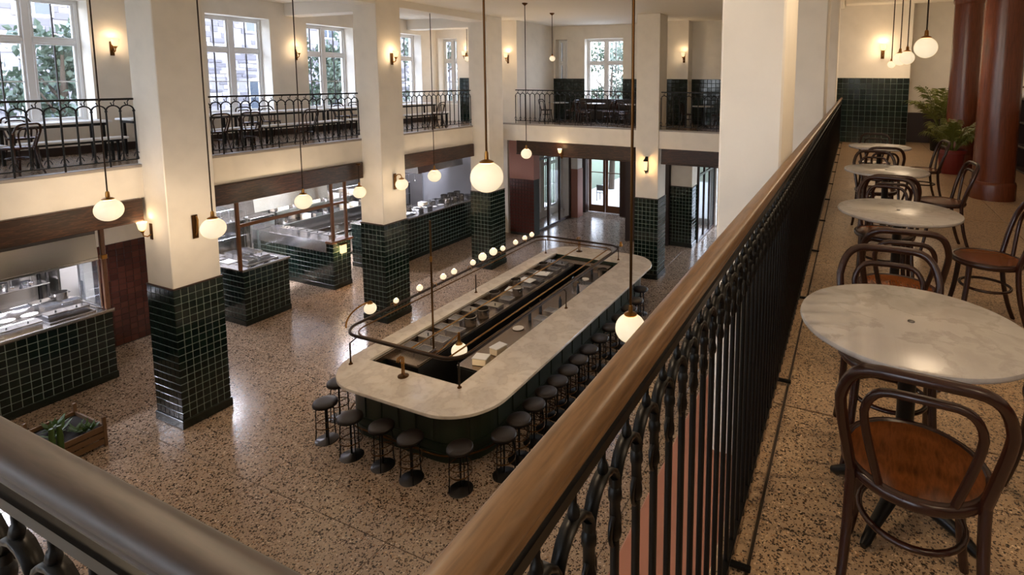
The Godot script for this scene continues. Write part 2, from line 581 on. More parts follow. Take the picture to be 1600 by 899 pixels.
func building() -> void:
	# ground
	paved("floor", "polished speckled terrazzo floor of the hall below the balcony", -20.0, 3.4, -6.0, 24.6, 0.0, 2.8, 2.8, -19.7, -3.2, mt.terrazzo)
	paved("floor_balcony", "speckled terrazzo balcony floor under the marble cafe tables", -0.34, 3.4, -6.0, 16.6, M, 1.9, 2.35, -0.25, -2.0, mt.terrazzo_balcony)
	paved("floor_gallery", "grey terrazzo gallery floor below the tall left windows", -15.0, -11.72, 0.29, 16.7, M, 3.4, 3.4, -11.72, 1.0, mt.terrazzo)
	paved("floor_far_gallery", "terrazzo gallery floor along the far wall with two windows", -11.71, -0.9, 16.46, 19.3, M, 3.0, 3.0, -11.71, 19.0, mt.terrazzo)
	# balcony slabs
	struct("trim_1", slab(mb(), -15.2, -11.73, 4.287, M - 0.161, -6.0, 19.6), mt.plaster, "pale plastered edge of the left gallery slab", "slab")
	struct("trim_2", slab(mb(), -11.72, -0.36, 4.287, M - 0.161, 16.45, 19.6), mt.plaster, "pale plastered edge of the far gallery slab", "slab")
	struct("trim_3", slab(mb(), -0.345, 3.5, 4.287, M - 0.161, -6.0, 16.44), mt.plaster, "pale slab edge under the cafe table balcony", "slab")
	struct("trim_4", slab(mb(), -11.72, -0.36, 4.287, M - 0.001, -6.0, 0.28), mt.plaster, "slab of the balcony behind the near wooden handrail", "slab")
	# plaster faces of the slab edges, with a stone kerb on top
	struct("trim_5", slab(mb(), -11.73, -11.69, 4.287, M - 0.02, 0.3, 16.44, 0.006), mt.plaster, "smooth plaster band under the left gallery railing", "slab edge")
	struct("trim_6", slab(mb(), -11.69, -0.36, 4.287, M - 0.02, 16.41, 16.45, 0.006), mt.plaster, "smooth plaster band under the far gallery railing", "slab edge")
	struct("trim_7", slab(mb(), -11.86, -11.68, M - 0.02, M + 0.035, 0.29, 16.42, 0.01), mt.curb, "pale stone kerb along the left gallery edge", "kerb")
	struct("trim_8", slab(mb(), -11.68, -0.40, M - 0.02, M + 0.03, 16.40, 16.56, 0.01), mt.curb, "pale stone kerb along the far gallery edge", "kerb")
	struct("trim_9", slab(mb(), -0.36, -0.30, M - 0.14, M + 0.012, 0.24, 15.4, 0.006), mt.terrazzo_balcony, "speckled stone kerb strip along the near balcony edge", "kerb")
	struct("trim_10", slab(mb(), -0.90, -0.36, 4.20, 4.29, -6.0, 15.6, 0.008), mt.terracotta_ledge, "terracotta coloured ledge seen below the near balusters", "ledge")
	struct("ceiling", slab(mb(), -15.4, 3.6, CEIL, CEIL + 0.3, -6.4, 20.0), mt.ceiling_paint, "pale painted ceiling over the hall and its galleries", "ceiling")
	var bm := mb()
	for d: float in [-3.7, 0.95, 5.96, 10.79, 15.35]:
		slab(bm, -14.6, -11.4, CEIL - 0.34, CEIL + 0.01, d - 0.22, d + 0.22, 0.01)
	struct("trim_11", bm, mt.ceiling_paint, "white ceiling beams crossing the left gallery", "ceiling beam")
	struct("trim_12", slab(mb(), -11.75, -11.05, CEIL - 0.2, CEIL + 0.01, -6.0, 15.6, 0.01), mt.ceiling_paint, "white ceiling beam above the left row of columns", "ceiling beam")
	struct("trim_13", slab(mb(), -0.68, -0.34, CEIL - 0.2, CEIL + 0.01, -6.0, 15.6, 0.01), mt.ceiling_paint, "white ceiling beam above the near row of columns", "ceiling beam")
	# walls
	var holes := []
	for w in WIN_LEFT:
		holes.append([w, w + 1.62, 5.5, 8.02])
	struct("wall_left", pierced(mb(), true, -15.2, -14.6, -6.0, 16.9, 4.25, CEIL + 0.05, holes), mt.plaster, "cream plaster gallery wall with deep white window reveals", "wall")
	struct("baseboard_left", slab(mb(), -14.6, -14.57, M, M + 0.17, 0.3, 16.5, 0.005), mt.wainscot, "dark skirting along the left gallery wall", "baseboard")
	struct("wall_far_left", pierced(mb(), false, 16.6, 17.1, -15.2, -11.0, 4.25, CEIL + 0.05, [[-14.5, -13.62, 5.5, 7.95]]), mt.plaster, "pale end wall of the left gallery with a narrow window", "wall")
	struct("wall_far", pierced(mb(), false, 19.2, 19.7, -11.6, 3.6, 4.25, CEIL + 0.05, [[-10.9, -10.38, 5.3, 8.0], [-9.62, -8.02, 5.3, 8.0]]), mt.plaster, "cream far gallery wall with two tall windows", "wall")
	struct("wall_return", slab(mb(), -11.5, -10.985, 4.25, CEIL + 0.05, 16.585, 19.5), mt.plaster, "pale wall return beside the far gallery", "wall")
	struct("wall_pier", slab(mb(), -6.35, -5.35, M, CEIL + 0.02, 18.7, 19.22, 0.01), mt.plaster, "pale pier on the far gallery wall behind the column", "wall")
	struct("wall_end", slab(mb(), -0.75, 1.24, M - 0.02, CEIL + 0.02, 15.62, 16.0), mt.plaster, "cream end wall above the green tiles past the cafe tables", "wall")
	struct("wall_end_recess", slab(mb(), 1.2, 3.6, M - 0.02, CEIL + 0.02, 16.4, 16.8), mt.plaster, "cream wall behind the palms above dark panelling", "wall")
	struct("wall_recess_side", slab(mb(), 1.0, 1.24, M - 0.02, CEIL + 0.02, 15.98, 16.45), mt.plaster, "short return beside the green tiled wall", "wall")
	struct("wall_right", slab(mb(), 3.2, 3.6, 0.0, CEIL + 0.02, -6.2, 20.0), mt.plaster, "cream wall on the right behind the wooden pillars", "wall")
	var nh := []
	for x: float in [-14.0, -11.6, -9.2, -6.8, -4.4, -2.0]:
		nh.append([x, x + 1.7, 5.3, 8.1])
	struct("wall_near", pierced(mb(), false, -6.4, -5.98, -20.0, 3.6, -0.1, CEIL + 0.02, nh), mt.plaster, "plaster wall behind the viewer", "wall")
	for i in nh.size():
		window("window_%d" % (30 + i), "tall white window in the wall behind the viewer", V(nh[i][0] + 1.7, 5.3, -6.2), -U, 1.7, 2.8)
	struct("wall_kitchen", slab(mb(), -18.7, -18.3, -0.1, 4.3, -6.2, 24.6), mt.kitchen_wall, "pale back wall of the kitchen stalls", "wall")
	struct("wall_kitchen_far", slab(mb(), -18.5, -13.3, -0.1, 4.3, 19.7, 20.0), mt.kitchen_wall, "pale end wall of the kitchen beyond the stalls", "wall")
	struct("trim_14", slab(mb(), -18.7, -15.1, 4.287, 4.6, -6.2, 24.6), mt.ceiling_paint, "flat roof over the kitchen stalls", "roof")
	struct("trim_15", slab(mb(), -15.2, 3.6, 4.287, 4.6, 19.55, 24.6), mt.ceiling_paint, "flat roof over the entrance passage", "roof")
	# entrance passage at ground level
	struct("wall_entrance", pierced(mb(), false, 23.75, 24.1, -13.3, 3.6, -0.1, 4.4, [[-11.72, -9.94, 0.0, 3.15], [-9.5, -8.3, 0.3, 3.6], [-5.4, -3.6, 0.0, 2.9]]), mt.plaster, "far entrance wall round the glazed double door", "wall")
	struct("wall_entrance_right", slab(mb(), -8.2, -6.4, 0.0, 4.3, 20.0, 23.8), mt.wainscot, "dark panelled block right of the entrance passage", "wall")
	struct("wall_passage_left", pierced(mb(), true, -13.4, -13.1, 19.0, 23.9, 0.0, 4.3, [[20.15, 21.65, 0.3, 3.6], [21.95, 23.45, 0.3, 3.6]]), mt.plaster, "plaster wall behind the entrance glass screens", "wall")
	# fascia beams of dark wood under the galleries
	for b in [[-4.0, 0.6, "dark wooden fascia beam over the stall nearest the near railing"], [1.6, 5.50, "dark wooden fascia beam above the stall with the steel hood"], [6.42, 10.34, "dark wooden fascia beam above the glazed stall between the first two columns"], [11.25, 14.90, "dark wooden fascia beam above the long tiled counter"]]:
		var t := thing("fascia_beam", b[2], "beam")
		obj("board", slab(mb(), -11.74, -11.60, 3.895, 4.286, b[0], b[1], 0.012), mt.beam_wood_d, t)
		obj("bead", slab(mb(), -11.76, -11.60, 3.87, 3.92, b[0], b[1], 0.01), mt.beam_wood_d, t)
	for b in [[-10.95, -6.45, "dark wooden fascia beam above the entrance passage"], [-5.53, -0.8, "dark wooden fascia beam right of the far lantern column"]]:
		var t := thing("fascia_beam", b[2], "beam")
		obj("board", slab(mb(), b[0], b[1], 3.82, 4.286, 16.44, 16.6, 0.012), mt.beam_wood_x, t)
		obj("bead", slab(mb(), b[0], b[1], 3.79, 3.84, 16.42, 16.6, 0.01), mt.beam_wood_x, t)
	# columns
	column("square column with big green tiles standing left of the bar end", -11.83, -11.0, 5.55, 6.40, {"near": true, "right": true, "left": 0, "far": 0})
	column("square green tiled column beside the middle of the bar", -11.83, -11.0, 10.38, 11.22, {"near": true, "right": true, "far": 0})
	column("square green tiled column at the far left corner of the hall", -11.83, -11.0, 14.94, 15.78, {"near": false, "right": false})
	column("square green tiled column with a lantern past the far bar end", -6.39, -5.58, 16.36, 17.15, {"near": false, "right": false})
	column("square column of the left row hidden by the near railing", -11.83, -11.0, 0.7, 1.55, {"near": false, "right": false})
	column("broad white column standing against the near wooden handrail", -0.70, -0.325, 3.0, 3.66, {"near": false})
	column("second white column along the wooden handrail", -0.95, -0.335, 7.55, 8.3, {"near": false})
	column("third white column along the wooden handrail", -0.95, -0.335, 12.1, 12.85, {"near": false})
	# windows
	var wl := ["tall white window behind the left gallery nearest the viewer", "white gallery window left of the first column", "white gallery window right of the first column", "white gallery window left of the second column", "white gallery window right of the second column"]
	var wn := 1
	for i in WIN_LEFT.size():
		if WIN_LEFT[i] > 0.0:
			window("window_%d" % wn, wl[wn - 1] if wn <= 5 else "white gallery window", V(-15.02, 5.5, WIN_LEFT[i]), D, 1.62, 2.52)
			wn += 1
		else:
			window("window_%d" % (20 + i), "white gallery window out of sight behind the viewer", V(-15.02, 5.5, WIN_LEFT[i]), D, 1.62, 2.52)
	window("window_6", "narrow white window at the end of the left gallery", V(-14.5, 5.5, 16.95), U, 0.88, 2.45)
	window("window_7", "slim bright window left on the far gallery wall", V(-10.9, 5.3, 19.5), U, 0.52, 2.7)
	window("window_8", "broad window right on the far gallery wall with trees behind", V(-9.62, 5.3, 19.5), U, 1.6, 2.7)
	window("window_9", "tall side window in the entrance wall right of the double door", V(-9.5, 0.3, 23.95), U, 1.2, 3.3)
	window("window_10", "tall window behind the entrance glass screens, nearer one", V(-13.25, 0.3, 20.15), D, 1.5, 3.3)
	window("window_11", "tall window behind the entrance glass screens, farther one", V(-13.25, 0.3, 21.95), D, 1.5, 3.3)
	struct("trim_25", slab(mb(), -18.3, -18.27, 0.0, 2.7, 0.3, 19.6), mt.steel, "brushed steel lining on the kitchen back wall", "lining")
	struct("trim_26", slab(mb(), -0.33, 3.2, CEIL - 0.13, CEIL + 0.01, 15.2, 15.63, 0.02), mt.plaster, "plain cornice over the green tiled end wall", "cornice")
	# tiled dados
	var dd := [[-11.0, -9.62, 19.188, "green tiles between the far gallery windows"], [-8.02, -5.5, 19.188, "green tiles right of the broad far gallery window"], [-5.35, -1.3, 19.188, "green tiles of the far gallery behind the lantern column"]]
	for q in dd:
		var t := shell("trim_%d" % (16 + dd.find(q)), q[3], "tiling")
		obj("bed", slab(mb(), q[0], q[1], M, 6.48, q[2], q[2] + 0.05), mt.dark_grout, t)
		tiles(t, V(q[0], M, q[2]), U, Y, q[1] - q[0], 1.62, roundi((q[1] - q[0]) / 0.147), 11, false)
	var t2 := shell("trim_19", "green tiles of the pale pier behind the lantern column", "tiling")
	obj("bed", slab(mb(), -6.34, -5.36, M, 6.48, 18.68, 18.71), mt.dark_grout, t2)
	tiles(t2, V(-6.34, M, 18.68), U, Y, 0.98, 1.62, 7, 11, false)
	var t3 := shell("trim_20", "green tiles round the narrow gallery end window", "tiling")
	obj("bed", slab(mb(), -13.5, -11.85, M, 6.48, 16.57, 16.61), mt.dark_grout, t3)
	tiles(t3, V(-13.5, M, 16.57), U, Y, 1.65, 1.62, 11, 11, false)
	var t4 := shell("trim_21", "dark green tiled dado on the end wall past the cafe tables", "tiling")
	obj("bed", slab(mb(), -0.72, 1.235, M, 6.535, 15.58, 15.63), mt.grout, t4)
	tiles(t4, V(-0.72, M, 15.58), U, Y, 1.955, 1.672, 14, 12, true, "green_tile_", 4, 0.007)
	struct("baseboard_end", slab(mb(), 1.24, 3.2, M, 5.64, 16.35, 16.42, 0.006), mt.wainscot, "dark wood panelling behind the potted palms", "panelling")
	struct("baseboard_right", slab(mb(), 3.12, 3.21, M, 6.1, -5.9, 16.3, 0.006), mt.wainscot, "dark wood panelling along the right wall", "panelling")

const WIN_LEFT := [-4.3, -1.4, 1.4, 4.62, 8.50, 11.22, 14.2]

# ---------------------------------------------------------------- railings
func handrail_poly() -> PackedVector2Array:
	var right := [[0.017, -0.062], [0.019, -0.050], [0.026, -0.047], [0.0275, -0.041], [0.0255, -0.036], [0.0295, -0.029], [0.031, -0.020], [0.029, -0.010], [0.022, -0.003], [0.010, 0.0]]
	var p := PackedVector2Array()
	for q in right:
		p.append(Vector2(q[0], q[1]))
	for k in right.size():
		p.append(Vector2(-right[right.size() - 1 - k][0], right[right.size() - 1 - k][1]))
	return p

func near_railing(label: String, org: Vector3, u: Vector3, length: float, wood: Material, n: int, hand_from := 0.0, scale := 1.0) -> void:
	var r := thing("balustrade", label, "railing", org)
	var side := u.cross(Y)
	var hr := 1.172
	obj("handrail", prism(mb(), handrail_poly(), Y * hr + u * hand_from, side * scale, Y * scale, u * (length - hand_from), true), wood, r)
	obj("rail_core", box(mb(), u * length / 2 + Y * (hr - 0.08), (u.abs() * length) + Y * 0.016 + side.abs() * 0.022), mt.iron, r)
	obj("bottom_rail", box(mb(), u * length / 2 + Y * 0.075, (u.abs() * length) + Y * 0.014 + side.abs() * 0.026, 0.003), mt.iron, r)
	var sp := length / n
	var bal := mb()
	tube(bal, [Y * 0.03, Y * 0.06, Y * 0.085, Y * 1.0], [0.011, 0.011, 0.0078, 0.0078], 8)
	lathe(bal, [[0.008, 0.90], [0.0105, 0.905], [0.0115, 0.915], [0.0105, 0.925], [0.009, 0.93], [0.009, 0.962], [0.0115, 0.968], [0.0115, 0.98], [0.008, 0.986]], Vector3.ZERO, 8)
	var bmesh_ := done(bal)
	var arc := mb()
	var pts := []
	for k in 9:
		var a := PI * k / 8
		pts.append(Y * (0.985 + 0.052 * sin(a)) - u * (cos(a) * sp / 2))
	# flat strap bent into an arch
	arc.set_smooth_group(1)
	for k in 8:
		for s: float in [-1.0, 1.0]:
			quad_out(arc, pts[k] + side * 0.010 * s + Y * 0.004, pts[k + 1] + side * 0.010 * s + Y * 0.004, pts[k + 1] + side * 0.010 * s - Y * 0.004, pts[k] + side * 0.010 * s - Y * 0.004, (pts[k] + pts[k + 1]) / 2)
			quad_out(arc, pts[k] + side * 0.010 + Y * 0.004 * s, pts[k + 1] + side * 0.010 + Y * 0.004 * s, pts[k + 1] - side * 0.010 + Y * 0.004 * s, pts[k] - side * 0.010 + Y * 0.004 * s, (pts[k] + pts[k + 1]) / 2)
	lathe(arc, [[0.0, 1.034], [0.007, 1.038], [0.009, 1.046], [0.007, 1.054], [0.0045, 1.058], [0.0045, 1.08]], Vector3.ZERO, 8)
	var amesh := done(arc)
	var scrolls: Array[ArrayMesh] = []
	for s: float in [-1.0, 1.0]:
		var leaf := mb()
		var lp := []
		var lr := []
		for k in 10:
			var a := 5.2 * k / 9.0
			lp.append(Y * (0.93 - 0.005 * k + 0.011 * cos(a)) + u * s * (0.007 + 0.013 * sin(a) * (1.0 - k * 0.04)))
			lr.append(0.0045 - 0.0002 * k)
		tube(leaf, lp, lr, 6)
		scrolls.append(done(leaf))
	for i in n:
		var at := u * (sp * (i + 0.5))
		var b := put("baluster", bmesh_, mt.iron, r, Transform3D(Basis.IDENTITY, at))
		if i < 80:
			put("scroll_leaf", scrolls[0], mt.iron, b)
			put("scroll_leaf", scrolls[1], mt.iron, b)
		if i < n - 1:
			put("arch", amesh, mt.iron, r, Transform3D(Basis.IDENTITY, at + u * sp / 2))
	var k2 := 0.95
	while k2 < length:
		obj("floor_bracket", box(mb(), u * k2 + side * 0.03 + Y * 0.022, u.abs() * 0.02 + Y * 0.016 + side.abs() * 0.08, 0.003), mt.iron, r)
		k2 += 1.22

# lighter wrought iron railing of the galleries: looped arches between two bars
func gallery_railing(label: String, a: Vector3, b: Vector3) -> void:
	var r := thing("gallery_railing", label, "railing", a)
	var u := (b - a).normalized()
	var length := a.distance_to(b)
	var n := maxi(2, roundi(length / 0.2))
	var sp := length / n
	obj("top_rail", box(mb(), u * length / 2 + Y * 1.185, u.abs() * length + Y * 0.036 + u.cross(Y).abs() * 0.055, 0.008), mt.rail_iron, r)
	obj("bottom_rail", box(mb(), u * length / 2 + Y * 0.11, u.abs() * length + Y * 0.02 + u.cross(Y).abs() * 0.03), mt.rail_iron, r)
	var key := "gal%.4f%s" % [sp, u]
	if not cache.has(key):
		var p := []
		for k in 11:
			var an := PI * k / 10
			p.append(Y * (0.985 + 0.092 * sin(an)) - u * cos(an) * sp / 2)
		var arch := tube(mb(), p, 0.0125, 6)
		tube(arch, [Y * 1.07, Y * 1.10 + u * 0.018, Y * 1.135 + u * 0.012, Y * 1.175 + u * 0.035], [0.009, 0.007, 0.007, 0.010], 6)
		tube(arch, [Y * 1.07, Y * 1.10 - u * 0.018, Y * 1.13 - u * 0.03], [0.009, 0.007, 0.010], 6)
		var bar := tube(mb(), [Y * 0.10, Y * 0.99], 0.0145, 6)
		lathe(bar, [[0.010, 0.955], [0.021, 0.97], [0.021, 0.985], [0.010, 1.0]], Vector3.ZERO, 6)
		lathe(bar, [[0.012, 0.10], [0.026, 0.115], [0.022, 0.14], [0.010, 0.18]], Vector3.ZERO, 6)
		for s: float in [-1.0, 1.0]:
			var sc := []
			for k in 8:
				var an2 := 4.4 * k / 7.0
				sc.append(Y * (0.20 + 0.035 * cos(an2)) + u * s * (0.012 + 0.04 * sin(an2 * 0.5)))
			tube(bar, sc, 0.007, 5)
		var ft := box(mb(), Y * 0.06, Vector3(0.022, 0.12, 0.022), 0.003)
		cache[key] = [done(arch), done(bar), done(ft)]
	for i in n + 1:
		put("baluster", cache[key][1], mt.rail_iron, r, Transform3D(Basis.IDENTITY, u * sp * i))
		if i < n:
			put("arch", cache[key][0], mt.rail_iron, r, Transform3D(Basis.IDENTITY, u * sp * (i + 0.5)))
		if i % 3 == 0:
			put("foot", cache[key][2], mt.rail_iron, r, Transform3D(Basis.IDENTITY, u * sp * i))

# ---------------------------------------------------------------- lamps
func globe_lamp(label: String, x: float, y: float, d: float, r: float, energy: float, group := "", top := CEIL, rr := 0.011) -> void:
	var t := thing("pendant_lamp", label, "lamp", V(x, y, d), 0.0, group)
	var h := top - y
	obj("rod", tube(mb(), [Y * (r + 0.05), Y * (h - 0.02)], rr, 8), mt.rod_metal if rr < 0.016 else mt.old_brass, t)
	obj("canopy", lathe(mb(), [[0.012, h - 0.07], [0.03, h - 0.055], [0.075, h - 0.02], [0.08, h], [0.0, h]], Vector3.ZERO, 16), mt.old_brass, t)
	obj("fitter", lathe(mb(), [[r * 0.42, r * 0.90], [r * 0.44, r * 0.97], [r * 0.36, r * 1.02], [0.03, r * 1.1], [0.026, r * 1.5], [0.016, r * 1.62], [0.0, r * 1.62]], Vector3.ZERO, 16), mt.brass, t)
	globe_of(t, Vector3.ZERO, r, energy)

func globe_of(t: Node3D, c: Vector3, r: float, energy: float) -> void:
	var prof := []
	for k in 15:
		var a := -PI / 2 + PI * 0.88 * k / 14
		prof.append([maxf(0.0, cos(a) * r), sin(a) * r * 0.95])
	obj("globe", lathe(mb(), prof, c, 24), mt.globe_glow, t)
	omni("bulb_light", c, energy, Color(1.0, 0.88, 0.73), r * 0.8, t)

func sconce(label: String, at: Vector3, n: Vector3, energy := 0.35, group := "") -> void:
	var t := thing("wall_sconce", label, "lamp", at, 0.0, group)
	var s := n.cross(Y)
	obj("backplate", box(mb(), n * 0.008 - Y * 0.05, n.abs() * 0.016 + Y * 0.30 + s.abs() * 0.08, 0.006), mt.old_brass, t)
	obj("arm", tube(mb(), [n * 0.01 - Y * 0.10, n * 0.07 - Y * 0.13, n * 0.13 - Y * 0.10, n * 0.14 - Y * 0.03], 0.012, 8), mt.brass, t)
	obj("cup", lathe(mb(), [[0.0, -0.05], [0.022, -0.045], [0.03, -0.02], [0.045, 0.0]], n * 0.14, 14), mt.brass, t)
	obj("shade", lathe(mb(), [[0.03, 0.0], [0.055, 0.03], [0.065, 0.09], [0.075, 0.15]], n * 0.14, 16), mt.shade_glow, t)
	omni("bulb_light", n * 0.14 + Y * 0.08, energy * 0.45, Color(1.0, 0.86, 0.68), 0.04, t)

func side_globe(label: String, at: Vector3, n: Vector3, r: float, energy: float) -> void:  # globe hanging from a curved wall bracket
	var t := thing("bracket_lamp", label, "lamp", at)
	var s := n.cross(Y)
	obj("backplate", box(mb(), n * 0.01, n.abs() * 0.02 + Y * 0.42 + s.abs() * 0.10, 0.008), mt.old_brass, t)
	var o := n * 0.24 - Y * 0.06
	obj("arm", tube(mb(), [n * 0.01 + Y * 0.10, n * 0.10 + Y * 0.19, n * 0.20 + Y * 0.20, n * 0.24 + Y * 0.14, o + Y * r], 0.013, 8), mt.brass, t)
	obj("fitter", lathe(mb(), [[r * 0.45, r * 0.86], [r * 0.42, r * 0.98], [0.03, r * 1.1], [0.0, r * 1.15]], o, 14), mt.brass, t)
	globe_of(t, o, r, energy)

func lantern(label: String, at: Vector3, n: Vector3) -> void:
	var t := thing("wall_lantern", label, "lamp", at)
	var s := n.cross(Y)
	obj("backplate", box(mb(), n * 0.01 + Y * 0.05, n.abs() * 0.02 + Y * 0.5 + s.abs() * 0.09, 0.008), mt.iron, t)
	obj("cap", lathe(mb(), [[0.085, 0.16], [0.07, 0.2], [0.03, 0.25], [0.012, 0.30], [0.0, 0.31]], n * 0.11, 8), mt.iron, t)
	obj("base", lathe(mb(), [[0.0, -0.24], [0.02, -0.22], [0.03, -0.17], [0.06, -0.15], [0.06, -0.13]], n * 0.11, 8), mt.iron, t)
	obj("glass_shade", lathe(mb(), [[0.05, -0.135], [0.07, 0.16]], n * 0.11, 8), mt.shade_glow, t)
	omni("bulb_light", n * 0.11 + Y * 0.02, 0.4, Color(1.0, 0.78, 0.5), 0.04, t)

func lamps() -> void:
	var g := "globe pendants hung over the hall"
	globe_lamp("white globe pendant hanging before the steel hood stall", -10.9, 4.322, 4.70, 0.19, E_PEND, g)
	globe_lamp("white globe pendant just right of the first tiled column", -10.0, 3.868, 5.72, 0.19, E_PEND, g)
	globe_lamp("white globe pendant before the glazed stall", -10.9, 3.77, 8.09, 0.175, E_PEND, g)
	globe_lamp("small white globe pendant before the long counter", -11.2, 3.61, 12.52, 0.19, E_PEND, g)
	globe_lamp("biggest white globe pendant, hanging in front of the far corner column", -4.80, 5.048, 6.44, 0.235, E_PEND * 1.2, g, CEIL, 0.016)
	globe_lamp("small white globe pendant hanging before the entrance passage", -8.3, 4.385, 12.95, 0.15, E_PEND * 0.7, g)
	globe_lamp("white globe pendant right beside the near wooden handrail", -2.43, 3.37, 6.13, 0.19, E_PEND, g, CEIL, 0.019)
	globe_lamp("white globe hanging from the fascia left of the middle column", -11.5, 3.545, 10.10, 0.16, E_PEND * 0.6, "", 4.3)
	side_globe("white globe on a bracket on the middle tiled column", V(-11.0, 3.75, 10.80), U, 0.16, E_PEND * 0.6)
	var wb := thing("wall_bracket", "bare brass wall bracket on the hall side of the first tiled column", "bracket", V(-11.0, 3.72, 5.98))
	obj("backplate", box(mb(), U * 0.01, Vector3(0.02, 0.44, 0.10), 0.008), mt.old_brass, wb)
	obj("arm", tube(mb(), [U * 0.01 + Y * 0.14, U * 0.07 + Y * 0.2, U * 0.10 + Y * 0.14, U * 0.07 - Y * 0.1, U * 0.02 - Y * 0.16], 0.014, 8), mt.brass, wb)
	sconce("brass sconce on the near side of the first tiled column", V(-11.55, 3.72, 5.57), -D, 0.3)
	sconce("tall brass sconce high on the middle column facing the hall", V(-11.0, 7.0, 10.85), U, 0.38)
	sconce("small brass sconce between two left gallery windows", V(-14.6, 7.15, 10.85), U, 0.38)
	sconce("small brass sconce by the first gallery window", V(-14.6, 7.1, 6.6), U, 0.38)
	sconce("brass sconce on the pale wall left of the far windows", V(-11.35, 7.2, 16.585), -D, 0.5)
	sconce("small brass sconce on the far pier behind the lantern column", V(-5.5, 7.25, 18.7), -D, 0.4)
	sconce("twin glow sconce over the narrow gallery end window", V(-13.2, 7.3, 16.6), -D, 0.4)
	sconce("brass torch sconce above the dark green tiled end wall", V(0.60, 7.22, 15.62), -D, 0.55)
	sconce("small twin lamp on the fascia above the entrance passage", V(-9.1, 3.95, 16.42), -D, 0.5)
	lantern("iron wall lantern on the column past the bar", V(-5.98, 3.72, 16.37), -D)
	globe_lamp("slim pendant light before the slim far gallery window", -8.75, 7.1, 15.2, 0.09, 0.5)
	globe_lamp("small pendant light before the narrow gallery end window", -12.6, 7.15, 15.9, 0.09, 0.5)
	globe_lamp("white globe pendant over the hall just above the photo edge", -2.43, 7.7, 1.5, 0.09, E_PEND * 2.6)
	var q := "globe pendants over the cafe tables"
	globe_lamp("nearest white globe pendant left of the wooden pillars", 0.90, 6.94, 9.1, 0.155, E_CAFE, q)
	globe_lamp("second white globe pendant past the cafe tables", 0.95, 6.94, 12.9, 0.145, E_CAFE, q)
	globe_lamp("third white globe pendant past the cafe tables", 0.87, 6.94, 13.7, 0.145, E_CAFE, q)
	globe_lamp("farthest small globe pendant near the green tiled end wall", 0.78, 6.86, 15.0, 0.09, E_CAFE * 0.5, q)
	globe_lamp("white globe pendant above the nearest cafe tables", 0.50, 7.30, 3.15, 0.155, E_CAFE * 1.7, q)
	globe_lamp("white globe pendant above the viewer", 1.1, 7.0, 0.6, 0.155, E_CAFE * 1.1, q)

const E_PEND := 0.8
const E_CAFE := 0.55

# ---------------------------------------------------------------- furniture
func bez(a: Vector3, b: Vector3, c: Vector3, d: Vector3, n: int) -> Array:
	var r := []
	for i in n + 1:
		r.append(a.bezier_interpolate(b, c, d, float(i) / n))
	return r

# bentwood chair: faces -z, origin on the floor under the seat
func make_chair(label: String) -> Node3D:
	var t := thing("bentwood_chair", label, "chair")
	var so := Vector3(0, 0.45, 0)
	obj("seat_rim", lathe(mb(), [[0.165, -0.022], [0.198, -0.022], [0.207, -0.010], [0.207, 0.006], [0.200, 0.014], [0.186, 0.015], [0.180, 0.008]], so, 32), mt.bentwood, t)
	var pan := obj("seat_panel", lathe(mb(), [[0.17, -0.012], [0.184, 0.0], [0.182, 0.010], [0.165, 0.006], [0.10, 0.001], [0.0, -0.001]], so, 32), mt.seat_wood, t)
	pan.set_meta("label", "orange brown polished seat panel")
	for s: float in [-1.0, 1.0]:
		obj("leg", tube(mb(), bez(Vector3(0.135 * s, 0.44, -0.125), Vector3(0.14 * s, 0.30, -0.13), Vector3(0.15 * s, 0.14, -0.145), Vector3(0.175 * s, 0.0, -0.185), 8), [0.018, 0.0175, 0.017, 0.0165, 0.016, 0.0155, 0.015, 0.0145, 0.014], 10), mt.bentwood, t)
		obj("leg", tube(mb(), bez(Vector3(0.168 * s, 0.47, 0.128), Vector3(0.166 * s, 0.32, 0.128), Vector3(0.175 * s, 0.14, 0.16), Vector3(0.19 * s, 0.0, 0.225), 8), [0.0165, 0.0165, 0.0165, 0.016, 0.0155, 0.015, 0.0145, 0.014, 0.0135], 10), mt.bentwood, t)
	# outer hoop from seat to seat over the back, leaning away
	var hp := []
	for k in 25:
		var a := PI * k / 24.0
		var cx := -cos(a)
		var x := 0.192 * signf(cx) * pow(absf(cx), 0.36)
		var y := 0.46 + 0.375 * pow(sin(a), 0.58)
		var z := 0.128 + 0.105 * pow((y - 0.46) / 0.375, 1.15) - 0.02 * absf(cx) + 0.02
		if k == 0 or k == 24:
			x = 0.168 * signf(cx); z = 0.128
		else:
			x = lerpf(0.168, 0.213, clampf((y - 0.46) / 0.25, 0, 1)) * x / 0.192
		hp.append(Vector3(x, y, z))
	obj("outer_hoop", tube(mb(), hp, 0.0165, 10), mt.bentwood, t)
	var ip := []
	for k in 21:
		var a := PI * k / 20.0
		var cx := -cos(a)
		var y := 0.455 + 0.315 * pow(sin(a), 0.58)
		var f := (y - 0.455) / 0.315
		var x := lerpf(0.092, 0.155, clampf(f * 1.3, 0, 1)) * signf(cx) * pow(absf(cx), 0.38)
		ip.append(Vector3(x, y, lerpf(0.178, 0.228, f) - 0.012 * absf(cx)))
	obj("inner_hoop", tube(mb(), ip, 0.0125, 10), mt.bentwood, t)
	var rp := []
	for k in 28:
		var a := TAU * k / 28
		rp.append(Vector3(0.145 * cos(a), 0.275, 0.142 * sin(a)))
	obj("stretcher_ring", tube(mb(), rp, 0.0095, 8, true), mt.bentwood, t)
	return t

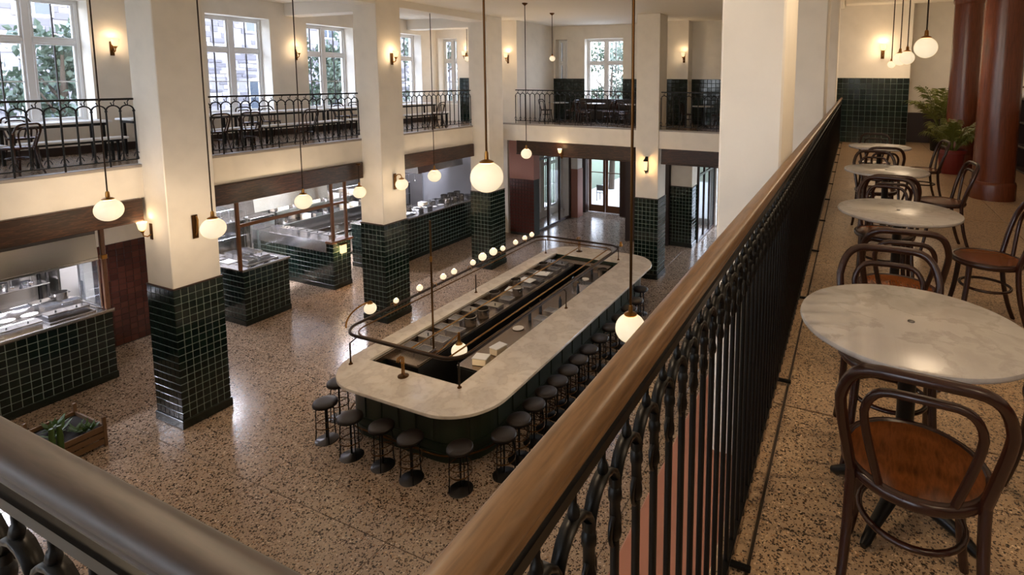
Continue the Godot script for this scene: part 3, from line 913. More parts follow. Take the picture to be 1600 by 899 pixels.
func make_table(label: String, r := 0.378) -> Node3D:
	var t := thing("cafe_table", label, "table")
	obj("tabletop", lathe(mb(), [[0.0, 0.715], [r - 0.012, 0.715], [r - 0.003, 0.719], [r, 0.727], [r - 0.003, 0.736], [r - 0.012, 0.74], [0.0, 0.74]], Vector3.ZERO, 64), mt.marble_table, t)
	obj("centre_pin", lathe(mb(), [[0.012, 0.739], [0.012, 0.742], [0.008, 0.744], [0.0, 0.744]], Vector3.ZERO, 12), mt.steel_dark, t)
	obj("pedestal", lathe(mb(), [[0.05, 0.08], [0.034, 0.13], [0.030, 0.2], [0.030, 0.66], [0.05, 0.69], [0.14, 0.705], [0.14, 0.714], [0.0, 0.714]], Vector3.ZERO, 18), mt.iron, t)
	for k in 4:
		var a := TAU * (k + 0.5) / 4
		var v := Vector3(cos(a), 0, sin(a))
		obj("foot", tube(mb(), [v * 0.02 + Y * 0.12, v * 0.10 + Y * 0.085, v * 0.2 + Y * 0.05, v * 0.25 + Y * 0.018, v * 0.27 + Y * 0.012], [0.028, 0.026, 0.021, 0.018, 0.012], 8), mt.iron, t)
	return t

func make_stool(label: String) -> Node3D:
	var t := thing("bar_stool", label, "stool")
	obj("seat", lathe(mb(), [[0.0, 0.675], [0.18, 0.675], [0.20, 0.685], [0.208, 0.705], [0.202, 0.725], [0.180, 0.738], [0.10, 0.744], [0.0, 0.745]], Vector3.ZERO, 28), mt.leather, t)
	obj("seat_band", lathe(mb(), [[0.197, 0.672], [0.207, 0.676], [0.207, 0.69], [0.20, 0.69]], Vector3.ZERO, 28), mt.iron, t)
	obj("post", tube(mb(), [Y * 0.02, Y * 0.68], 0.017, 10), mt.iron, t)
	obj("base_plate", lathe(mb(), [[0.195, 0.0], [0.195, 0.006], [0.185, 0.012], [0.06, 0.024], [0.022, 0.05], [0.0, 0.05]], Vector3.ZERO, 28), mt.steel_dark, t)
	for k in 3:
		var a := TAU * k / 3 + 0.5
		var v := Vector3(cos(a), 0, sin(a))
		obj("leg", tube(mb(), bez(v * 0.13 + Y * 0.675, v * 0.205 + Y * 0.55, v * 0.15 + Y * 0.2, v * 0.19 + Y * 0.01, 8), 0.010, 7), mt.iron, t)
	for q in [[0.176, 0.30, 0.010], [0.172, 0.42, 0.007]]:
		var rp := []
		for k in 26:
			var a := TAU * k / 26
			rp.append(Vector3(q[0] * cos(a), q[1], q[0] * sin(a)))
		obj("foot_ring", tube(mb(), rp, q[2], 7, true), mt.old_brass, t)
	return t

func furniture() -> void:
	# cafe tables along the balcony: nearest first
	var t0 := make_table("grey white marble cafe table closest to the viewer")
	t0.position = V(0.225, M, 2.17)
	var at := [[0.305, 4.08, "second round marble cafe table, past the nearest one"], [0.315, 5.93, "third round marble cafe table along the handrail"], [0.335, 8.05, "farthest round marble cafe table by the green tiled end wall"]]
	for a in at:
		dup(t0, "cafe_table", V(a[0], M, a[1]), rng.randf() * 0.6, a[2])
	t0.rotation.y = 0.3
	var c0 := make_chair("bentwood chair in the foreground with its back to the viewer")
	c0.position = V(0.218, M, 1.80)
	c0.rotation.y = -0.06
	var cs := [[0.19, 2.50, PI + 0.05, "bentwood chair on the far side of the nearest marble table"], [0.83, 2.36, PI / 2 + 0.2, "bentwood chair cut by the photo edge right of the nearest table"],
		[0.265, 3.36, 0.06, "bentwood chair with its back to the viewer at the second table"], [0.25, 4.56, PI - 0.1, "bentwood chair on the far side of the second marble table"], [0.84, 4.17, PI / 2 + 0.05, "bentwood chair turned sideways right of the second marble table"],
		[0.31, 5.16, 0.02, "bentwood chair with its back to the viewer at the third table"], [0.25, 6.36, PI + 0.1, "bentwood chair on the far side of the third marble table"], [0.81, 6.02, PI / 2 + 0.1, "bentwood chair turned sideways right of the third marble table"],
		[0.34, 7.25, 0.08, "bentwood chair with its back to the viewer at the farthest table"], [0.30, 8.55, PI, "bentwood chair on the far side of the farthest marble table"], [0.86, 8.1, PI / 2 + 0.15, "bentwood chair turned sideways right of the farthest marble table"]]
	for c in cs:
		dup(c0, "bentwood_chair", V(c[0], M, c[1]), c[2], c[3])
	# stools round the bar
	var s0 := make_stool("backless bar stool at the near left curve, farthest out from the bar")
	s0.position = V(-8.376, 0, 6.425)
	var sn := [[-7.614, 6.296, "second backless stool from the left along the near bar end"], [-6.938, 6.332, "middle backless stool along the near bar end"], [-6.285, 6.30, "fourth backless stool from the left along the near bar end"], [-5.40, 6.43, "backless stool at the near right curve of the bar"], [-8.72, 6.99, "backless stool half hidden under the near left marble edge"], [-5.16, 13.75, "backless stool at the far right end of the bar, out in the open"], [-4.99, 12.95, "backless stool second from the far right end of the bar"]]
	for s in sn:
		dup(s0, "bar_stool", V(s[0], 0, s[1]), rng.randf() * TAU, s[2])
	var g := "backless stools in a row along the right bar side"
	var row := [6.98, 7.42, 7.90, 8.32, 8.74, 9.17, 9.62, 10.1, 10.66, 11.25, 11.8, 12.4]
	for i in row.size():
		dup(s0, "bar_stool", V(-4.96, 0, row[i]), rng.randf() * TAU, "%s stool from the near end in the row under the right marble bar edge" % ORD[i], g)
	# gallery tables and chairs behind the left railing: long narrow tables and benches
	var n := 0
	var where := [[1.7, 4.25, "left of the first column, nearest the viewer"], [4.4, 5.9, "just left of the first column"], [6.2, 8.4, "right of the first column"], [8.55, 10.75, "left of the middle column"], [11.0, 12.95, "right of the middle column"], [13.1, 15.1, "left of the far corner column"]]
	for w in where:
		var lt := thing("long_table", "long narrow pale topped gallery table " + w[2], "table")
		var x := -13.55
		obj("tabletop", slab(mb(), x - 0.3, x + 0.3, M + 0.71, M + 0.75, w[0], w[1], 0.008), mt.white_paint, lt)
		obj("apron", slab(mb(), x - 0.24, x + 0.24, M + 0.655, M + 0.72, w[0] + 0.06, w[1] - 0.06), mt.iron, lt)
		for dd: float in [w[0] + 0.12, w[1] - 0.12]:
			for s: float in [-0.22, 0.22]:
				obj("leg", slab(mb(), x + s - 0.022, x + s + 0.022, M, M + 0.66, dd - 0.022, dd + 0.022, 0.004), mt.iron, lt)
		var b := thing("bench", "backless pale topped gallery bench " + w[2], "bench")
		obj("seat", slab(mb(), -12.98, -12.68, M + 0.42, M + 0.46, w[0] + 0.02, w[1] - 0.02, 0.008), mt.white_paint, b)
		obj("apron", slab(mb(), -12.94, -12.72, M + 0.38, M + 0.43, w[0] + 0.12, w[1] - 0.12), mt.iron, b)
		for dd: float in [w[0] + 0.18, w[1] - 0.18]:
			for s: float in [-12.93, -12.73]:
				obj("leg", slab(mb(), s - 0.02, s + 0.02, M, M + 0.39, dd - 0.02, dd + 0.02, 0.004), mt.iron, b)
		n += 1
	var gc := "dark bentwood chairs behind the left gallery railing"
	var tally := {}
	var nth := func(q: Array) -> String:
		var key := "%s%d" % [q[0] < -13.5, 0 if q[1] < 5.5 else (1 if q[1] < 10.4 else 2)]
		tally[key] = tally.get(key, 0) + 1
		return ORD[tally[key] - 1]
	for q in [[-14.12, 2.6, -PI / 2], [-14.1, 3.3, -PI / 2], [-14.12, 3.95, -PI / 2], [-12.35, 3.6, PI / 2], [-12.3, 4.2, PI / 2 + 0.4], [-14.1, 4.9, -PI / 2], [-14.12, 7.1, -PI / 2], [-14.1, 7.75, -PI / 2], [-12.3, 7.2, PI / 2], [-12.3, 7.9, PI / 2 - 0.3], [-14.1, 9.1, -PI / 2], [-14.12, 9.7, -PI / 2], [-12.3, 9.3, PI / 2], [-14.1, 11.9, -PI / 2], [-14.1, 12.5, -PI / 2], [-12.3, 12.0, PI / 2], [-14.1, 13.6, -PI / 2], [-12.3, 13.9, PI / 2 + 0.2]]:
		dup(c0, "bentwood_chair", V(q[0], M, q[1]), q[2], "%s dark chair on the %s side, gallery bay %s" % [nth.call(q), "window" if q[0] < -13.5 else "railing", "left of the first column" if q[1] < 5.5 else ("between the first columns" if q[1] < 10.4 else "past the middle column")], gc)
	var ft := "small marble tables behind the far gallery railing"
	var fc := "dark bentwood chairs behind the far gallery railing"
	for x: float in [-10.05, -8.55, -7.05, -4.6, -3.05]:
		var wh: String = ["farthest left", "second from left", "third from left", "right of the lantern column", "farthest right"][[-10.05, -8.55, -7.05, -4.6, -3.05].find(x)]
		dup(t0, "cafe_table", V(x, M, 17.9), 0.2, "small marble table behind the far gallery railing, " + wh, ft)
		for s: float in [-0.52, 0.52]:
			dup(c0, "bentwood_chair", V(x + s, M, 17.9), PI / 2 * signf(s), "dark chair on the %s of the far gallery table %s" % ["left" if s < 0.0 else "right", wh], fc)
		if x > -10.0 and x < -7.0:
			dup(c0, "bentwood_chair", V(x, M, 17.08), 0.0, "dark chair before the far gallery table " + wh, fc)
	# dark long seat under the broad far window
	var ls := thing("banquette", "long dark banquette under the far gallery windows", "bench")
	obj("seat", slab(mb(), -9.7, -6.6, M + 0.1, M + 0.46, 18.55, 19.1, 0.03), mt.leather, ls)
	obj("backrest", slab(mb(), -9.7, -6.6, M + 0.46, M + 0.86, 18.98, 19.14, 0.03), mt.leather, ls)
	obj("plinth", slab(mb(), -9.65, -6.65, M, M + 0.1, 18.6, 19.1), mt.iron, ls)
	pillars_and_palms()

func wood_pillar(label: String, x: float, d: float, r: float) -> void:
	var t := shell("column", label, "column")
	t.position = V(x, M, d)
	var h := CEIL - M
	var m: StandardMaterial3D = mt.pillar_wood
	obj("shaft", lathe(mb(), [[r, 0.24], [r * 0.985, 1.2], [r * 0.95, h - 0.62]], Vector3.ZERO, 40), m, t)
	obj("base", lathe(mb(), [[0.0, 0.0], [r * 1.10, 0.0], [r * 1.10, 0.20], [r * 1.06, 0.235], [r * 0.99, 0.25]], Vector3.ZERO, 40), m, t)
	obj("capital", lathe(mb(), [[r * 0.95, h - 0.64], [r * 1.02, h - 0.60], [r * 1.04, h - 0.54], [r * 0.98, h - 0.48], [r * 0.98, h - 0.30], [r * 1.12, h - 0.22], [r * 1.18, h - 0.06], [r * 1.18, h]], Vector3.ZERO, 40), m, t)

func palm(label: String, x: float, d: float, r: float, h: float, pot: String, sd: int, fronds: int, spread: float) -> void:
	var t := thing("potted_palm", label, "plant", V(x, M, d))
	obj("pot", lathe(mb(), [[0.0, 0.0], [r * 0.78, 0.0], [r * 0.82, 0.02], [r * 0.97, h * 0.86], [r * 1.04, h * 0.87], [r * 1.05, h], [r * 0.93, h], [r * 0.92, h - 0.05]], Vector3.ZERO, 32), mt[pot], t)
	obj("soil", lathe(mb(), [[r * 0.93, h - 0.05], [r * 0.5, h - 0.03], [0.0, h - 0.025]], Vector3.ZERO, 20), mt.soil, t)
	rng.seed = sd
	for i in fronds:
		var a := TAU * i / fronds + rng.randf_range(-0.3, 0.3)
		var el := rng.randf_range(0.95, 1.5)
		var len := rng.randf_range(0.75, 1.15) * spread
		var dir := Vector3(cos(a) * cos(el), sin(el), sin(a) * cos(el))
		var out := Vector3(cos(a), 0, sin(a))
		var pts := []
		for k in 9:
			var s := k / 8.0
			pts.append(Vector3(0, h - 0.05, 0) + out * 0.04 + dir * len * s + out * 0.14 * s * s * len - Y * 0.22 * s * s * s * len)
		var st := tube(mb(), pts, [0.012, 0.011, 0.010, 0.009, 0.008, 0.007, 0.006, 0.005, 0.003], 5)
		st.set_smooth_group(-1)
		for k in range(3, 9):
			for h2 in 2:
				var p: Vector3 = pts[k] if h2 == 0 else (pts[k] + pts[k - 1]) / 2
				var tg: Vector3 = (pts[k] - pts[k - 1]).normalized()
				var sd2 := tg.cross(Y).normalized()
				var ll := (0.30 - 0.022 * absf(k - 5.0)) * spread
				for s2: float in [-1.0, 1.0]:
					var ld := (sd2 * s2 * 0.8 + tg * 0.75 - Y * 0.15 + Vector3(rng.randf_range(-0.15, 0.15), rng.randf_range(-0.2, 0.2), 0)).normalized()
					var wv := tg.cross(ld).cross(ld).normalized() * 0.018 * spread
					var m1 := p + ld * ll * 0.35
					var m2 := p + ld * ll * 0.75 - Y * 0.03
					var e := p + ld * ll - Y * 0.09
					tri(st, p, m1 + wv, m1 - wv)
					quad(st, m1 - wv, m1 + wv, m2 + wv * 0.7, m2 - wv * 0.7)
					tri(st, m2 - wv * 0.7, m2 + wv * 0.7, e)
		obj("frond", st, mt.palm_leaf, t)

func pillars_and_palms() -> void:
	wood_pillar("nearer polished red brown wooden pillar by the cafe tables", 1.80, 8.95, 0.25)
	wood_pillar("farther polished wooden pillar behind the potted palms", 1.85, 12.0, 0.25)
	palm("feathery palm in a red pot beside the wooden pillar", 1.60, 11.1, 0.215, 0.42, "red_pot", 21, 22, 0.66)
	palm("broad leaved palm in a dark pot by the end wall", 1.86, 14.6, 0.24, 0.55, "iron", 22, 18, 1.1)
	var sh := thing("shelf_unit", "dark shelf unit at the right edge behind the nearer pillar", "shelf")
	for y: float in [0.0, 0.42, 0.84, 1.26]:
		obj("shelf", slab(mb(), 2.72, 3.12, M + y + 0.02, M + y + 0.05, 11.0, 13.4, 0.004), mt.wainscot, sh)
	for d: float in [11.0, 12.2, 13.4]:
		obj("upright", slab(mb(), 2.74, 3.12, M, M + 1.31, d - 0.02, d + 0.02), mt.wainscot, sh)
	for d: float in [11.3, 11.6, 12.5, 12.9]:
		for y: float in [0.89, 1.31]:
			var b := thing("storage_jar", "pale jar on the %s of the dark shelf unit, %s from near end" % ["middle shelf" if y < 1.0 else "top", ORD[[11.3, 11.6, 12.5, 12.9].find(d)]], "jar", V(2.9, M + y, d), 0.0, "jars on the dark shelf unit")
			obj("body", lathe(mb(), [[0.0, 0.0], [0.07, 0.0], [0.075, 0.02], [0.075, 0.15], [0.05, 0.18]], Vector3.ZERO, 14), mt.china, b)
			obj("lid", lathe(mb(), [[0.055, 0.178], [0.055, 0.2], [0.02, 0.21], [0.0, 0.22]], Vector3.ZERO, 14), mt.old_brass, b)

# ---------------------------------------------------------------- the oval bar
func rounded_rect(x0: float, x1: float, d0: float, d1: float, r: float, seg := 10, per := 8) -> Array:
	var p := []
	var cs := [[x1 - r, d0 + r, -PI / 2], [x1 - r, d1 - r, 0.0], [x0 + r, d1 - r, PI / 2], [x0 + r, d0 + r, PI]]
	for q in cs:
		for k in seg + 1:
			var a: float = q[2] + PI / 2 * k / seg
			p.append(Vector2(q[0] + cos(a) * r, q[1] + sin(a) * r))
	return p

func ring(st: SurfaceTool, outer: Array, inner: Array, y0: float, y1: float, bev := 0.0) -> SurfaceTool:
	var n := outer.size()
	var cen := Vector2.ZERO
	for p in outer:
		cen += p / n
	for i in n:
		var j := (i + 1) % n
		var oa: Vector2 = outer[i]
		var ob: Vector2 = outer[j]
		var ia: Vector2 = inner[i]
		var ib: Vector2 = inner[j]
		var da := (oa - cen).normalized() * bev
		var db := (ob - cen).normalized() * bev
		st.set_smooth_group(-1)
		var A := V(oa.x - da.x, y1, oa.y - da.y)
		var B := V(ob.x - db.x, y1, ob.y - db.y)
		var C := V(ib.x, y1, ib.y)
		var E := V(ia.x, y1, ia.y)
		quad_out(st, A, B, C, E, (A + C) / 2 - Y)
		var low := Vector3(0, y0 - y1, 0)
		quad_out(st, A + low, B + low, C + low, E + low, (A + C) / 2 + low + Y)
		st.set_smooth_group(4)
		var mid := V(cen.x, (y0 + y1) / 2, cen.y)
		var A2 := V(oa.x, y1 - bev, oa.y)
		var B2 := V(ob.x, y1 - bev, ob.y)
		if bev > 0.0:
			quad_out(st, A, B, B2, A2, mid)
		quad_out(st, A2, B2, V(ob.x, y0, ob.y), V(oa.x, y0, oa.y), mid)
		if ia.distance_to(ib) > 0.001:
			st.set_smooth_group(-1)
			var q := (ia + ib) / 2
			var away := V(q.x + (q.x - cen.x), (y0 + y1) / 2, q.y + (q.y - cen.y))
			quad_out(st, E, C, C + low, E + low, away)
	return st

func clamped(outer: Array, x0: float, x1: float, d0: float, d1: float) -> Array:
	var r := []
	for p in outer:
		r.append(Vector2(clampf(p.x, x0, x1), clampf(p.y, d0, d1)))
	return r

func bar() -> void:
	var t := thing("bar_counter", "long rounded bar with a veined marble top and dark green panels", "bar")
	var o := rounded_rect(-8.79, -5.20, 6.50, 15.55, 0.95, 14)
	obj("marble_top", ring(mb(), o, clamped(o, -8.36, -6.19, 7.40, 14.72), 0.985, 1.035, 0.008), mt.marble, t)
	var bx0 := -8.50
	var bx1 := -5.50
	var bd0 := 6.80
	var bd1 := 15.25
	var br := 0.72
	var b := rounded_rect(bx0, bx1, bd0, bd1, br, 12)
	obj("body", ring(mb(), b, clamped(b, -8.34, -6.21, 7.42, 14.70), 0.0, 0.985), mt.bar_green, t)
	var k := rounded_rect(bx0 - 0.02, bx1 + 0.02, bd0 - 0.02, bd1 + 0.02, br + 0.02, 12)
	obj("kickboard", ring(mb(), k, b, 0.0, 0.16), mt.bar_green_edge, t)
	obj("upper_band", ring(mb(), k, b, 0.86, 0.985), mt.bar_green_edge, t)
	obj("lower_band", ring(mb(), k, b, 0.26, 0.33), mt.bar_green_edge, t)
	# raised panels
	var np := 15
	for i in np:
		var d0 := bd0 + br + (bd1 - bd0 - 2 * br) * i / np
		var d1 := bd0 + br + (bd1 - bd0 - 2 * br) * (i + 1) / np
		obj("panel", slab(mb(), bx1 - 0.01, bx1 + 0.018, 0.36, 0.84, d0 + 0.03, d1 - 0.03, 0.012), mt.bar_green_edge, t)
		obj("panel", slab(mb(), bx0 - 0.018, bx0 + 0.01, 0.36, 0.84, d0 + 0.03, d1 - 0.03, 0.012), mt.bar_green_edge, t)
	for i in 4:
		var x0 := bx0 + br + (bx1 - bx0 - 2 * br) * i / 4
		var x1 := bx0 + br + (bx1 - bx0 - 2 * br) * (i + 1) / 4
		obj("panel", slab(mb(), x0 + 0.025, x1 - 0.025, 0.36, 0.84, bd0 - 0.018, bd0 + 0.01, 0.012), mt.bar_green_edge, t)
	for q in [[bx1 - br, bd0 + br, -PI / 2], [bx0 + br, bd0 + br, PI]]:
		for s in 2:
			var po := PackedVector2Array()
			for e in 9:
				var a: float = q[2] + PI / 2 * (s * 0.5 + 0.03 + 0.44 * e / 8.0)
				po.append(Vector2(q[0] + cos(a) * (br + 0.018), q[1] + sin(a) * (br + 0.018)))
			for e in 9:
				var a: float = q[2] + PI / 2 * (s * 0.5 + 0.03 + 0.44 * (8 - e) / 8.0)
				po.append(Vector2(q[0] + cos(a) * (br - 0.01), q[1] + sin(a) * (br - 0.01)))
			obj("panel", prism(mb(), po, Y * 0.36, U, D, Y * 0.48), mt.bar_green_edge, t)
	# foot rail
	var fr := []
	for p in rounded_rect(bx0 - 0.13, bx1 + 0.13, bd0 - 0.13, bd1 + 0.13, br + 0.13, 10):
		fr.append(V(p.x, 0.21, p.y))
	obj("foot_rail", tube(mb(), fr, 0.018, 8, true), mt.old_brass, t)
	# sunken work area inside
	obj("work_floor", slab(mb(), -8.33, -6.22, 0.0, 0.02, 7.43, 14.69), mt.black_board, t)
	var lb := obj("left_bench", slab(mb(), -8.33, -7.50, 0.02, 0.86, 7.78, 14.3, 0.01), mt.black_board, t)
	obj("bench_top", slab(mb(), -8.33, -7.49, 0.86, 0.90, 7.78, 14.3, 0.008), mt.bar_steel, lb)
	obj("splash_strip", slab(mb(), -8.335, -8.30, 0.90, 0.985, 7.5, 14.6), mt.bar_steel, lb)
	obj("front_lip", slab(mb(), -7.53, -7.49, 0.90, 0.93, 7.78, 14.3, 0.006), mt.bar_steel, lb)
	var rb := obj("right_bench", slab(mb(), -6.95, -6.23, 0.02, 0.78, 8.25, 14.3, 0.01), mt.black_board, t)
	obj("bench_top", slab(mb(), -6.96, -6.23, 0.78, 0.82, 8.25, 14.3, 0.008), mt.bar_steel, rb)
	obj("sink_basin", slab(mb(), -8.28, -7.6, 0.55, 0.80, 7.46, 7.77), mt.bar_steel, t)
	obj("far_cover", slab(mb(), -8.2, -6.4, 0.80, 0.92, 14.32, 14.68, 0.01), mt.bar_steel, t)
	# overhead rack of dark pipe
	var rk := thing("pipe_rack", "dark pipe rack looping above the open middle of the bar", "rack")
	var lp := []
	for p in rounded_rect(-9.02, -6.14, 7.32, 14.75, 0.42, 8):
		lp.append(V(p.x, 1.50, p.y))
	obj("loop_pipe", tube(mb(), lp, 0.030, 10, true), mt.rod_metal, rk)
	var lp2 := []
	for p in rounded_rect(-8.9, -6.28, 7.46, 14.6, 0.36, 8):
		lp2.append(V(p.x, 1.44, p.y))
	obj("inner_pipe", tube(mb(), lp2, 0.018, 8, true), mt.old_brass, rk)
	obj("cross_pipe", tube(mb(), [V(-6.52, 1.42, 7.46), V(-6.52, 1.42, 14.6)], 0.016, 8), mt.brass, rk)
	obj("long_pipe", tube(mb(), [V(-7.45, 1.38, 7.46), V(-7.45, 1.38, 14.6)], 0.014, 8), mt.brass, rk)
	for q in [[-6.14, 7.34], [-8.55, 7.14], [-6.3, 14.85], [-8.62, 14.5], [-6.05, 11.1], [-8.6, 11.0]]:
		var ps := obj("post", tube(mb(), [V(q[0], 1.03, q[1]), V(q[0], 1.46, q[1])], 0.014, 8), mt.rod_metal, rk)
		obj("collar", lathe(mb(), [[0.04, 1.034], [0.04, 1.045], [0.018, 1.065], [0.018, 1.09]], V(q[0], 0, q[1]), 12), mt.old_brass, ps)
		obj("arm", tube(mb(), [V(q[0], 1.45, q[1]), V(clampf(q[0], -9.0, -6.16) if absf(q[0] + 7.5) < 1.3 else (-6.15 if q[0] > -7.5 else -9.0), 1.5, clampf(q[1], 7.34, 14.74))], 0.012, 6), mt.rod_metal, ps)
	for d: float in [8.6, 9.9, 11.2, 12.5, 13.8]:
		obj("hook", tube(mb(), [V(-9.02, 1.5, d), V(-8.99, 1.60, d), V(-8.9, 1.62, d), V(-8.88, 1.56, d)], 0.010, 6), mt.brass, rk)
	obj("brass_cluster", lathe(mb(), [[0.0, -0.06], [0.05, -0.03], [0.06, 0.02], [0.03, 0.07], [0.045, 0.10], [0.0, 0.13]], V(-6.18, 1.53, 14.75), 12), mt.brass, rk)
	# little globes along the left pipe
	var g := "small globe lamps along the left pipe of the bar rack"
	for d: float in [9.5, 10.3, 10.7, 11.45, 11.86, 12.35, 12.8, 13.45, 13.95, 14.35]:
		var r := 0.075 if d < 11.7 or d > 12.6 else 0.11
		var l := thing("rack_lamp", "small globe lamp, %s from the near end along the left pipe of the bar rack" % ORD[[9.5, 10.3, 10.7, 11.45, 11.86, 12.35, 12.8, 13.45, 13.95, 14.35].find(d)], "lamp", V(-9.03, 1.545 + r, d), 0.0, g)
		obj("holder", lathe(mb(), [[0.02, -r - 0.03], [0.03, -r - 0.01], [0.035, -r * 0.8]], Vector3.ZERO, 10), mt.brass, l)
		globe_of(l, Vector3.ZERO, r, 0.07)
	var l1 := thing("rack_lamp", "largest rack globe on a curved brass arm at the near left bar corner", "lamp", V(-9.08, 1.66, 8.12))
	obj("arm", tube(mb(), bez(Vector3(0.02, -0.16, 0.62), Vector3(-0.12, -0.05, 0.55), Vector3(-0.12, 0.12, 0.3), Vector3(0, 0.15, 0.05), 10), 0.018, 8), mt.brass, l1)
	obj("fitter", lathe(mb(), [[0.06, 0.10], [0.05, 0.135], [0.02, 0.16], [0.0, 0.165]], Vector3.ZERO, 12), mt.brass, l1)
	globe_of(l1, Vector3.ZERO, 0.125, 0.25)
	var l2 := thing("rack_lamp", "small globe on a stalk beside the middle column, on the near rack pipe", "lamp", V(-9.0, 1.60, 8.75))
	obj("holder", tube(mb(), [Vector3(0, -0.1, 0), Vector3(0, -0.05, 0)], 0.02, 8), mt.brass, l2)
	globe_of(l2, Vector3.ZERO, 0.06, 0.1)
	var l3 := thing("rack_lamp", "bright globe hung from a brass neck at the near end of the rack", "lamp", V(-6.70, 1.28, 8.03))
	obj("neck", lathe(mb(), [[0.07, 0.13], [0.05, 0.16], [0.028, 0.20], [0.024, 0.36], [0.0, 0.37]], Vector3.ZERO, 12), mt.brass, l3)
	obj("arm", tube(mb(), [Vector3(0, 0.33, 0), Vector3(0.0, 0.24, 0.58)], 0.012, 8), mt.brass, l3)
	globe_of(l3, Vector3.ZERO, 0.15, 0.3)
	# standing pole
	var po := thing("brass_pole", "slender brass pole rising from the bar benches to a small globe", "pole", V(-7.62, 0.90, 8.35))
	obj("shaft", tube(mb(), [Y * 0.0, Y * 2.75], 0.021, 10), mt.old_brass, po)
	obj("foot", lathe(mb(), [[0.09, 0.0], [0.09, 0.012], [0.03, 0.04], [0.024, 0.10]], Vector3.ZERO, 14), mt.old_brass, po)
	obj("collar", lathe(mb(), [[0.022, 1.9], [0.032, 1.92], [0.032, 2.0], [0.022, 2.02]], Vector3.ZERO, 12), mt.brass, po)
	bar_goods()

func tap(called: String, label: String, x: float, d: float, h := 0.36) -> void:
	var t := thing(called, label, "tap", V(x, 1.035, d))
	obj("base", lathe(mb(), [[0.10, 0.0], [0.10, 0.012], [0.085, 0.02], [0.03, 0.028], [0.0, 0.03]], Vector3.ZERO, 20), mt.old_brass, t)
	for s: float in [-0.022, 0.022]:
		obj("stem", tube(mb(), [Vector3(s, 0.02, 0), Vector3(s, h, 0), Vector3(s, h + 0.03, 0.03), Vector3(s, h + 0.02, 0.10), Vector3(s, h - 0.04, 0.12)], 0.014, 8), mt.brass, t)
	obj("crosspiece", box(mb(), Vector3(0, h * 0.7, 0), Vector3(0.09, 0.03, 0.03), 0.006), mt.brass, t)

func pan(label: String, g: String) -> Node3D:
	var t := thing("steel_pan", label, "pan", Vector3.ZERO, 0.0, g)
	var st := mb()
	var w := 0.25
	var l := 0.32
	for k in [[0, -w / 2, l, 0.006, true], [0, w / 2, l, 0.006, true]]:
		box(st, Vector3(0, 0.05, k[1]), Vector3(l, 0.10, 0.006))
	for k in [-l / 2, l / 2]:
		box(st, Vector3(k, 0.05, 0), Vector3(0.006, 0.10, w))
	box(st, Vector3(0, 0.004, 0), Vector3(l, 0.008, w))
	obj("body", st, mt.steel_bright, t)
	var rm := mb()
	for k in [-w / 2, w / 2]:
		box(rm, Vector3(0, 0.101, k), Vector3(l + 0.02, 0.006, 0.02), 0.002)
	for k in [-l / 2, l / 2]:
		box(rm, Vector3(k, 0.101, 0), Vector3(0.02, 0.006, w + 0.02), 0.002)
	obj("rim", rm, mt.steel, t)
	return t

func make_lidded(label: String, g: String) -> Node3D:
	var t := pan(label, g)
	t.name = numbered("lidded_pan")
	var lid := obj("lid", box(mb(), Vector3(0, 0.112, 0), Vector3(0.34, 0.016, 0.27), 0.006), mt.steel, t)
	obj("knob", lathe(mb(), [[0.012, 0.12], [0.012, 0.135], [0.02, 0.145], [0.0, 0.152]], Vector3.ZERO, 10), mt.iron, lid)
	return t

func make_pot(label: String, g: String) -> Node3D:
	var t := thing("stock_pot", label, "pot", Vector3.ZERO, 0.0, g)
	obj("body", lathe(mb(), [[0.0, 0.0], [0.125, 0.0], [0.135, 0.01], [0.135, 0.2], [0.142, 0.205], [0.13, 0.208], [0.128, 0.02], [0.0, 0.016]], Vector3.ZERO, 20), mt.steel, t)
	for s: float in [-1.0, 1.0]:
		obj("handle", tube(mb(), [Vector3(s * 0.13, 0.15, -0.04), Vector3(s * 0.17, 0.16, -0.035), Vector3(s * 0.17, 0.16, 0.035), Vector3(s * 0.13, 0.15, 0.04)], 0.006, 6), mt.steel_dark, t)
	return t

func make_plate(label: String, g: String) -> Node3D:
	var t := thing("plate", label, "plate", Vector3.ZERO, 0.0, g)
	obj("dish", lathe(mb(), [[0.0, 0.0], [0.07, 0.0], [0.125, 0.016], [0.128, 0.02], [0.12, 0.02], [0.07, 0.006], [0.0, 0.005]], Vector3.ZERO, 20), mt.china, t)
	return t

func make_crate(label: String, g: String) -> Node3D:
	var t := thing("plastic_tub", label, "tub", Vector3.ZERO, 0.0, g)
	obj("body", box(mb(), Y * 0.07, Vector3(0.30, 0.14, 0.22), 0.012), mt.cream_card, t)
	obj("lid", box(mb(), Y * 0.147, Vector3(0.31, 0.016, 0.23), 0.006), mt.white_paint, t)
	return t

func make_bottle(label: String, g: String) -> Node3D:
	var t := thing("bottle", label, "bottle", Vector3.ZERO, 0.0, g)
	obj("body", lathe(mb(), [[0.0, 0.0], [0.035, 0.0], [0.038, 0.01], [0.038, 0.17], [0.03, 0.2], [0.014, 0.23], [0.013, 0.29]], Vector3.ZERO, 12), mt.far_glass, t)
	obj("cap", lathe(mb(), [[0.015, 0.285], [0.015, 0.31], [0.0, 0.31]], Vector3.ZERO, 10), mt.brass, t)
	return t

func make_board(label: String, g: String) -> Node3D:
	var t := thing("cutting_board", label, "board", Vector3.ZERO, 0.0, g)
	obj("board", box(mb(), Y * 0.011, Vector3(0.42, 0.022, 0.27), 0.006), mt.white_paint, t)
	return t

